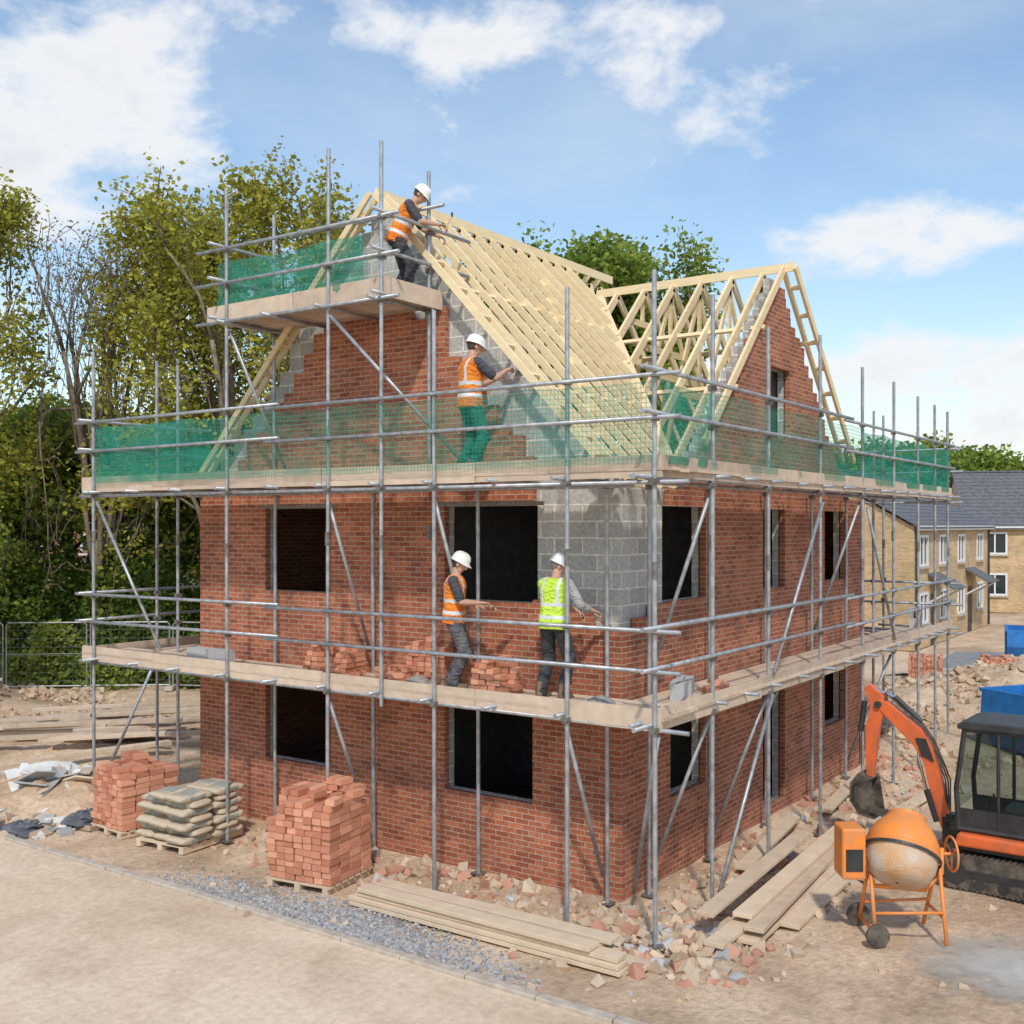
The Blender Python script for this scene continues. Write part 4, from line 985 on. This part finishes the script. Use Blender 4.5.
mb = MB(); bk = [(1.90, 1.20), (2.10, 1.26), (2.22, 1.10), (2.22, .84), (2.08, .66), (1.86, .62), (1.76, .72), (1.82, .70), (2.02, .74), (2.15, .88), (2.15, 1.06), (2.04, 1.12)]
mb.prism(bk, -.19, .19); mb.prism([(1.9, 1.18), (2.18, 1.10), (2.2, .84), (2.08, .68), (1.82, .66)], -.19, -.175); mb.prism([(1.9, 1.18), (2.18, 1.10), (2.2, .84), (2.08, .68), (1.82, .66)], .175, .19)
for k in range(4): mb.box((1.74, -.15+.1*k, .68), (.12, .035, .03), Matrix.Rotation(-.4, 3, 'Y'))
mb.build('bucket', ['rubber'], exc)
# ------------------------------------------------------------------ skips
def skip(X, Y, rz, label, w=1.7, l=2.6, h=1.2):
    x, y = site(X, Y); mb = MB()
    ol = [(-l/2+.35, .06), (l/2-.35, .06), (l/2, h*.55), (l/2-.05, h), (-l/2+.05, h), (-l/2, h*.55)]
    mb.prism(ol, -w/2, -w/2+.04); mb.prism(ol, w/2-.04, w/2)
    for s in (-1, 1): mb.prism([(s*(l/2-.35), .06), (s*l/2, h*.55), (s*(l/2-.05), h), (s*(l/2-.1), h), (s*(l/2-.05), h*.55), (s*(l/2-.38), .1)], -w/2+.04, w/2-.04)
    mb.box((0, 0, .08), (l-.7, w-.08, .04)); 
    for s in (-1, 1):
        mb.box((0, s*(w/2+.02), h-.03), (l-.05, .06, .08))
        for k in (-.7, 0, .7): mb.box((k, s*(w/2+.02), h*.5), (.07, .05, h*.85))
    o = mb.build('skip', ['blue'], None, (x, y, 0), rz=rz); tag(o, label, 'skip')
skip(11.7, 23.2, -.6, 'blue steel waste skip standing on the earth', h=1.35); skip(18.1, 37.8, .2, 'blue steel skip near the estate road', w=1.5, l=2.2, h=1.3)
for X, Y, h_, a in ((14.6, 32.5, 12, .5), (16.1, 33.4, 9, .2), (13.0, 34.0, 10, .2)):
    smx, smy = site(X, Y); brickpile('brick_stack', (smx, smy, .0), 4, 9, h_, a, 'pack of red bricks by the estate road', top=.8)
# ------------------------------------------------------------------ finished houses
def fhouse(X, Y, ang, L, D, eave, rid, wallm, roofm, nwin, label, doors=()):
    x, y = site(X, Y); dx, dy = sdir(math.cos(ang), math.sin(ang)); rz = math.atan2(dy, dx)
    e = empty('terraced_house', (x, y, 0), rz, label=label, category='house')
    W_ = [(a-.65, a+.65, z, z+1.25) for a in nwin for z in (.95, 3.25)]
    W_ = [w for w in W_ if not (w[2] < 2 and any(abs((w[0]+w[1])/2-d) < 1.0 for d in doors))]
    Wd = [(d-.5, d+.5, 0, 2.1) for d in doors]; A = W_+Wd
    mb = MB(); cellwall(mb, [0, L]+[k for w in A for k in w[:2]], [0, eave]+[k for w in A for k in w[2:]], lambda u, z: not inw(u, z, A), lambda u, d, z: (u, .12*d, z))
    mb.box((L/2, D-.05, eave/2), (L, .1, eave))
    for xx in (.05, L-.05):
        mb.prism([(.12, 0), (D-.1, 0), (D-.1, eave), (D/2, rid-.1), (.12, eave)], xx-.05, xx+.05, axes=(1, 2, 0))
    mb.build('wall', [wallm], e, uv=True)
    mb = MB(); h = rid-eave; a = math.atan2(h, D/2); sl = math.hypot(h, D/2)+.35
    for s in (-1, 1):
        n_ = 16
        for k in range(n_):
            f_ = (k+.5)/n_; yy2 = D/2+s*(f_*(D/2+.3)); zz2 = rid-f_*(D/2+.3)*h/(D/2)+.05
            mb.box((L/2, yy2, zz2), (L+.3, sl/n_*1.08, .05), Matrix.Rotation(-s*(a-.06), 3, 'X'))
    r_ = mb.build('roof', [roofm], e)
    mb = MB(); mb.box((L/2, D/2, rid+.09), (L+.3, .25, .1)); mb.build('ridge_tile', [roofm], r_)
    mb = MB(); mb.box((L/2, -.22, eave-.12), (L+.2, .1, .18)); mb.build('gutter', ['white'], e)
    for dp in (.15, L-.15):
        mb = MB(); mb.tube((dp, -.07, .05), (dp, -.07, eave-.15), .045, n=8); mb.build('downpipe', ['exblack'], e)
    for w in W_:
        cx, cz = (w[0]+w[1])/2, (w[2]+w[3])/2
        mb = MB()
        for s in (-1, 1): mb.box((cx+s*.6, -.005, cz), (.10, .08, 1.25)); mb.box((cx, -.005, cz+s*.575), (1.10, .08, .10))
        mb.box((cx, -.005, cz), (.08, .06, 1.05)); fr = mb.build('window', ['white'], e)
        mb = MB(); mb.box((cx, -.05, w[2]-.05), (1.45, .14, .08)); mb.build('sill', ['concrete'], fr)
        g = MB(); g.add([(w[0], .04, w[2]), (w[1], .04, w[2]), (w[1], .04, w[3]), (w[0], .04, w[3])], [(0, 1, 2, 3)]); g.build('glass', ['glass'], fr)
    for d in doors:
        mb = MB(); mb.box((d, .05, 1.05), (.96, .05, 2.08)); mb.build('door', ['exblack'], e)
        mb = MB(); mb.prism([(-1.0, 2.3), (.05, 2.9), (.05, 2.98), (-1.1, 2.34)], d-.95, d+.95, axes=(1, 2, 0)); mb.build('porch_roof', [roofm], e)
        for s in (-.85, .85):
            mb = MB(); mb.path([(d+s, -.02, 1.75), (d+s, -.9, 2.26)], .04, n=4); mb.build('porch_bracket', ['white'], e)
    return e
fhouse(15.6, 42, math.radians(55), 13.5, 8.0, 4.9, 7.2, 'tan', 'rooftile', [1.4, 4.6, 7.8, 11.6], 'finished tan brick terrace with grey tiled roof', doors=(3.0, 9.6))
fhouse(25.6, 61, math.radians(-14), 16, 8.5, 4.85, 8.0, 'tan', 'rooftile', [1.5, 4.4, 7.5, 11.5], 'finished tan brick house with dark grey roof and white windows', doors=(6.0,))
fhouse(-27, 50, math.radians(5), 9, 7, 3.6, 6.0, 'brick', 'redtile', [1.5, 4.5, 7.5], 'older red brick house beyond the trees')
# ------------------------------------------------------------------ mesh fence panels
def fencepanel(X, Y, X2, Y2):
    a = V((*site(X, Y), 0)); b = V((*site(X2, Y2), 0)); d = b-a; L = d.length
    mb = MB()
    mb.path([(.03, 0, .08), (.03, 0, 1.95), (.1, 0, 2.02), (L-.1, 0, 2.02), (L-.03, 0, 1.95), (L-.03, 0, .08)], .021, n=6); mb.path([(.03, 0, .15), (L-.03, 0, .15)], .018, n=6); mb.path([(.03, 0, 1.1), (L-.03, 0, 1.1)], .012, n=5)
    fr = mb.build('mesh_fence', ['steel'], None, a, rz=math.atan2(d.y, d.x))
    w = MB(); k = .12
    while k < L: w.tube((k, 0, .15), (k, 0, 2.0), .0024, n=3); k += .12
    k = .3
    while k < 2: w.tube((.03, 0, k), (L-.03, 0, k), .0024, n=3); k += .25
    w.build('mesh', ['steel'], fr)
    f_ = MB(); f_.box((L, 0, .06), (.25, .6, .13)); bevel(f_.build('foot', ['concrete'], fr), .03, 2)
    tag(fr, 'temporary steel mesh fence panel on concrete feet', 'fence', 'temporary mesh fence')
px = -24.5
while px < -6.5: fencepanel(px, 32+.25*math.sin(px), px+2.35, 32+.25*math.sin(px+2.35)); px += 2.4
# ------------------------------------------------------------------ trees
def leaves(C, size, sizej=.4):
    n = len(C); a = np.random.normal(size=(n, 3)); a[:, 2] *= .6; a /= np.linalg.norm(a, axis=1)[:, None]
    b = np.random.normal(size=(n, 3)); b -= a*np.sum(a*b, axis=1)[:, None]; b /= np.linalg.norm(b, axis=1)[:, None]
    s = size*(1+sizej*np.random.uniform(-1, 1, n))[:, None]
    return np.stack([C-a*s*.6, C+b*s*.4, C+a*s*.6, C-b*s*.4], 1).reshape(-1, 3)
def leafobj(name, C, size, m, parent=None, tint=None):
    v = leaves(C, size); n = len(C); me = bpy.data.meshes.new(name)
    me.vertices.add(4*n); me.vertices.foreach_set('co', v.ravel()); me.loops.add(4*n); me.loops.foreach_set('vertex_index', np.arange(4*n)); me.polygons.add(n)
    me.polygons.foreach_set('loop_start', np.arange(0, 4*n, 4)); me.polygons.foreach_set('loop_total', np.full(n, 4)); me.update(); me.validate()
    me.materials.append(M[m]); at = me.attributes.new('rnd', 'FLOAT', 'FACE')
    r = np.random.uniform(0, .7, n) if tint is None else np.clip(tint+np.random.uniform(-.25, .25, n), 0, 1)
    at.data.foreach_set('value', r.astype(np.float32)); return place(name, me, parent)
def comp(t, k=.62):
    return t if t < k else k+(1-k)*(1-math.exp(-(t-k)/(1-k)))
def tree(X, Y, H, W_, leafm, label, nleaf=12, lsize=.16, seed=1, levels=5, trunk=.26, r0=.42, spread=.4, cat='tree', keep=1.0):
    rnd = random.Random(seed); segs = []; tips = []
    def grow(p, d, L, r, lev):
        n = 4 if lev < 3 else 3; q = p; pts = [p]
        for i in range(n):
            d = (d+V((rnd.gauss(0, 1), rnd.gauss(0, 1), rnd.gauss(0, .6)))*(.10+.05*lev)+V((0, 0, .05))).normalized(); q = q+d*L/n; pts.append(q)
        rads = [r*(1-.42*i/n) for i in range(n+1)]; segs.append((pts, rads, lev))
        if lev >= levels-1:
            for pp in pts[1:]: tips.append(pp)
        if lev == levels: return
        k = 4 if lev > 0 else 6
        if lev >= 2: k = rnd.choice((2, 3, 3, 4))
        az0 = rnd.uniform(0, 6.28)
        for i in range(k):
            t = 1 if (i == 0) else rnd.uniform(.45, .98); ii = min(n-1, int(t*n)); base = pts[ii].lerp(pts[ii+1], t*n-ii) if t < 1 else pts[-1]
            x, y = frame(d); az = az0+i*2.4; an = (.18 if i == 0 else rnd.uniform(.55, 1.05)) if lev else rnd.uniform(.45, 1.15)
            nd = d*math.cos(an)+(x*math.cos(az)+y*math.sin(az))*math.sin(an)
            grow(base, nd.normalized(), L*rnd.uniform(.58, .85) if lev else L*rnd.uniform(1.0, 1.4), r*rnd.uniform(.42, .56) if i else r*.6, lev+1)
    grow(V((0, 0, 0)), V((0, 0, 1)), trunk*10, r0, 0)
    T = np.array([list(p) for p in tips]); zmax = np.percentile(T[:, 2], 92)
    cxm, cym = np.mean(T[:, 0]), np.mean(T[:, 1]); rr = np.percentile(np.hypot(T[:, 0]-cxm, T[:, 1]-cym), 85)
    def mp_(p):
        s = min(1, p.z/(zmax*.5)); px_, py_ = p.x-cxm*s, p.y-cym*s
        z = H*comp(p.z/zmax*.93); r_ = math.hypot(px_, py_); k = W_*comp(r_/rr)/r_ if r_ > 1e-4 else W_/rr
        return V((px_*k, py_*k, z))
    x, y = site(X, Y); e = empty(cat, (x, y, -.05), label=label, category='tree')
    mb = MB()
    for pts, rads, lev in segs:
        pts = [mp_(p) for p in pts]; nn = 8 if lev == 0 else (6 if lev < 3 else (4 if lev < 4 else 3))
        rads = [max(.011, q) for q in rads]
        if lev == 0: rads[0] *= 1.35
        if all((pts[i+1]-pts[i]).length > 1e-4 for i in range(len(pts)-1)): mb.path(pts, rads, n=nn)
    mb.build('trunk', ['bark'], e, smooth=True)
    T = np.array([list(mp_(p)) for p in tips]); T = T[T[:, 2] > H*.2]
    if keep < 1:
        f = np.sin(T[:, 0]*1.9+seed)+np.sin(T[:, 1]*1.7+seed*2)+np.sin(T[:, 2]*1.8+seed*3)+np.random.normal(0, .7, len(T))
        T = T[f > np.quantile(f, 1-keep)]
    C = np.repeat(T, nleaf, 0)+np.clip(np.random.normal(0, 1, (len(T)*nleaf, 3)), -1.7, 1.7)*np.array([spread, spread, spread*.75])
    tint = np.repeat(np.random.uniform(.1, .85, len(T)), nleaf)
    leafobj('crown', C, lsize, leafm, e, tint)
    return e
tree(-8.7, 33, 16.9, 4.7, 'leafoak', 'large spreading oak with yellow green spring leaves', nleaf=17, lsize=.13, seed=5, spread=.29, trunk=.32, keep=.86, r0=.36)
tree(-17.6, 31, 17.6, 4.3, 'leafoak', 'tall oak just coming into leaf beside the fence', nleaf=15, lsize=.13, seed=11, spread=.28, trunk=.3, keep=.75, r0=.34)
tree(-12.9, 34, 15.8, 3.4, 'leafbrown', 'tall bare twiggy tree with small buds', nleaf=2, lsize=.08, seed=3, spread=.2, r0=.2, keep=.7)
tree(-5.8, 37, 15.8, 3.4, 'leafoak', 'oak with sparse spring foliage behind the house', nleaf=8, lsize=.13, seed=21, spread=.28, keep=.65)
tree(3.0, 46, 18.8, 5.6, 'leafgreen', 'broad green tree rising behind the roof', nleaf=26, lsize=.19, seed=8, spread=.44)
tree(-15.2, 39, 10.2, 3.8, 'leafgreen', 'leafy green tree in the undergrowth', nleaf=16, lsize=.17, seed=14, spread=.40, keep=.9)
tree(-10.5, 41, 10.4, 4.0, 'leafgreen', 'dense green tree behind the oak', nleaf=16, lsize=.17, seed=15, spread=.42)
tree(-19.8, 37, 10.2, 3.8, 'leafgreen', 'dense green tree by the boundary', nleaf=16, lsize=.17, seed=16, spread=.42)
tree(-15.3, 29.5, 6.5, 1.6, 'leafgreen', 'thin sapling with fresh green leaves', nleaf=5, lsize=.10, seed=17, spread=.22, r0=.07, levels=4)
for i, (X, Y, H) in enumerate(((24, 84, 11), (28.5, 84, 12), (33, 86, 12.4), (38, 88, 11.6), (43, 86, 10.8))):
    tree(X, Y, H, 4.6, 'leafgreen', 'leafy tree behind the finished houses', nleaf=16, lsize=.34, seed=30+i, spread=.7, levels=4)
def hedge(name, specs, nper, size, m, label, minz=0):
    Cs = []; Ti = []
    for (X, Y, rx, ry, h, z0) in specs:
        k = int(nper); u = np.random.normal(size=(k, 3)); u /= np.linalg.norm(u, axis=1)[:, None]; r = np.random.uniform(.45, 1.05, k)**.6
        p = u*r[:, None]*np.array([rx, ry, h/2]); x, y = site(X, Y); p += np.array([x, y, z0+h/2]); Cs.append(p); Ti.append(np.full(k, random.uniform(.1, .85)))
    C = np.concatenate(Cs); T_ = np.concatenate(Ti); keep = C[:, 2] > minz; o = leafobj(name, C[keep], size, m, None, T_[keep]); return tag(o, label, 'undergrowth', kind='stuff')
sp_ = [(random.uniform(-26, -5.5), random.uniform(33.5, 38), random.uniform(.7, 1.6), random.uniform(.7, 1.6), random.uniform(1.5, 4.4), random.uniform(-.4, .8)) for _ in range(62)]
hedge('undergrowth', sp_, 1500, .15, 'leafdark', 'dense green shrubs and brambles behind the mesh fence')
sp_ = [(random.uniform(-26, -6), random.uniform(32.6, 34.5), random.uniform(.5, 1.2), random.uniform(.5, 1), random.uniform(.8, 3.4), -.3) for _ in range(48)]
hedge('undergrowth', sp_, 1100, .12, 'leafgreen', 'fresh green shrubs along the mesh fence')
sp_ = [(X, 125+random.uniform(-8, 8), 6, 6, random.uniform(5, 8.5), -1) for X in np.arange(-110, 120, 4.5)]
hedge('tree_line', sp_, 500, 1.0, 'leafdark', 'far off belt of trees along the horizon')
sp_ = [(random.uniform(17, 40), random.uniform(44, 50), .7, .7, .9, -.1) for _ in range(5)]
hedge('undergrowth', sp_, 350, .16, 'leafgreen', 'young garden hedges by the finished houses')
# ------------------------------------------------------------------ sky, sun, camera
sun_v = V((-.74, -.52, 1.0)).normalized()
w = bpy.data.worlds.new('World'); sc.world = w; w.use_nodes = True; nt = w.node_tree; L = nt.links.new
bg = nt.nodes['Background']; out = nt.nodes['World Output']
sky = nt.nodes.new('ShaderNodeTexSky'); sky.sky_type = 'NISHITA'; sky.sun_disc = False
sky.sun_elevation = math.asin(sun_v.z); sky.sun_rotation = math.atan2(sun_v.x, sun_v.y); sky.air_density = 1.25; sky.dust_density = .5; sky.ozone_density = 1.6
hs = nt.nodes.new('ShaderNodeHueSaturation'); hs.inputs['Saturation'].default_value = 1.12; hs.inputs['Value'].default_value = 1.12; L(sky.outputs[0], hs.inputs['Color'])
L(hs.outputs[0], bg.inputs[0]); bg.inputs[1].default_value = .15
def mth(op, a, b=None, c=None):
    n = nt.nodes.new('ShaderNodeMath'); n.operation = op
    for i, v in enumerate((a, b, c)):
        if v is None: continue
        if isinstance(v, (int, float)): n.inputs[i].default_value = v
        else: L(v, n.inputs[i])
    return n.outputs[0]
tc = nt.nodes.new('ShaderNodeTexCoord'); G = tc.outputs['Generated']
def dot(vec):
    n = nt.nodes.new('ShaderNodeVectorMath'); n.operation = 'DOT_PRODUCT'; L(G, n.inputs[0]); n.inputs[1].default_value = vec; return n.outputs['Value']
dr, df, dz = dot((S35, -C35, 0)), dot((C35, S35, 0)), dot((0, 0, 1))
az = mth('ARCTAN2', dr, df); el = mth('ARCSINE', dz)
tot = None
for (px_, py_, sx, sy, amp) in ((90, 50, .17, .09, .50), (40, 130, .13, .06, .3), (600, 25, .15, .04, .42), (800, 85, .07, .035, .42), (700, 120, .07, .035, .42), (990, 225, .14, .045, .45), (860, 240, .09, .035, .36), (980, 350, .15, .035, .40), (850, 370, .13, .03, .34), (430, 190, .06, .03, .40), (330, 120, .07, .02, .15), (450, 45, .09, .03, .32), (1000, 430, .2, .05, .40), (600, 400, .5, .06, .1), (20, 300, .2, .1, .25), (560, 200, .2, .15, -.1), (930, 110, .12, .05, -.15)):
    a0 = math.atan((px_-512)/1082); e0 = math.atan((525-py_)/1082*math.cos(a0))
    u = mth('DIVIDE', mth('SUBTRACT', az, a0), sx); v = mth('DIVIDE', mth('SUBTRACT', el, e0), sy)
    g = mth('MULTIPLY', mth('EXPONENT', mth('MULTIPLY', mth('ADD', mth('MULTIPLY', u, u), mth('MULTIPLY', v, v)), -1.0)), amp)
    tot = g if tot is None else mth('ADD', tot, g)
mp = nt.nodes.new('ShaderNodeMapping'); mp.inputs['Scale'].default_value = (1, 1, 1.7); L(G, mp.inputs['Vector'])
nz = N(nt, 'ShaderNodeTexNoise', Scale=8, Detail=13, Roughness=.6, Distortion=.15); L(mp.outputs[0], nz.inputs['Vector'])
mp2 = nt.nodes.new('ShaderNodeMapping'); mp2.inputs['Scale'].default_value = (1, 1, 2.6); mp2.inputs['Rotation'].default_value = (.25, .1, 0); L(G, mp2.inputs['Vector'])
nz2 = N(nt, 'ShaderNodeTexNoise', Scale=2.6, Detail=9, Roughness=.58, Distortion=.25); L(mp2.outputs[0], nz2.inputs['Vector'])
dens = mth('ADD', mth('MULTIPLY', nz.outputs['Fac'], 1.9), tot)
mr = nt.nodes.new('ShaderNodeMapRange'); mr.interpolation_type = 'SMOOTHSTEP'; L(dens, mr.inputs[0])
for i, v in ((1, 1.05), (2, 1.55), (3, 0), (4, .95)): mr.inputs[i].default_value = v
wisp = nt.nodes.new('ShaderNodeMapRange'); L(nz2.outputs['Fac'], wisp.inputs[0])
for i, v in ((1, .40), (2, .8), (3, .10), (4, .55)): wisp.inputs[i].default_value = v
fac = mth('MAXIMUM', mr.outputs[0], wisp.outputs[0])
bg2 = nt.nodes.new('ShaderNodeBackground'); bg2.inputs[1].default_value = .95
cr = ramp(nt, [(0, (.84, .91, .99)), (.45, (.97, .98, 1.0)), (1, (.78, .81, .87))]); cm = nt.nodes.new('ShaderNodeMapRange'); L(dens, cm.inputs[0])
for i, v in ((1, 1.1), (2, 1.95), (3, 0), (4, 1)): cm.inputs[i].default_value = v
L(cm.outputs[0], cr.inputs[0]); L(cr.outputs[0], bg2.inputs[0])
ms = nt.nodes.new('ShaderNodeMixShader'); L(fac, ms.inputs[0]); L(bg.outputs[0], ms.inputs[1]); L(bg2.outputs[0], ms.inputs[2]); L(ms.outputs[0], out.inputs[0])
sl = bpy.data.lights.new('sun', 'SUN'); sl.energy = 2.7; sl.angle = math.radians(3.0); sl.color = (1, .95, .87)
so = bpy.data.objects.new('sun', sl); col.objects.link(so); so.rotation_euler = sun_v.to_track_quat('Z', 'Y').to_euler(); so.location = (-10, -10, 20)
cam = bpy.data.cameras.new('camera'); co = bpy.data.objects.new('camera', cam); col.objects.link(co)
cx, cy_ = site(0, 0); co.location = (cx, cy_, 4.9); co.rotation_euler = (math.radians(90), 0, math.radians(-55))
cam.sensor_width = 36; cam.lens = 36*1082/1024; cam.shift_y = .0127; cam.clip_end = 4000; sc.camera = co
sc.view_settings.view_transform = 'Standard'; sc.view_settings.look = 'None'; sc.view_settings.exposure = 0
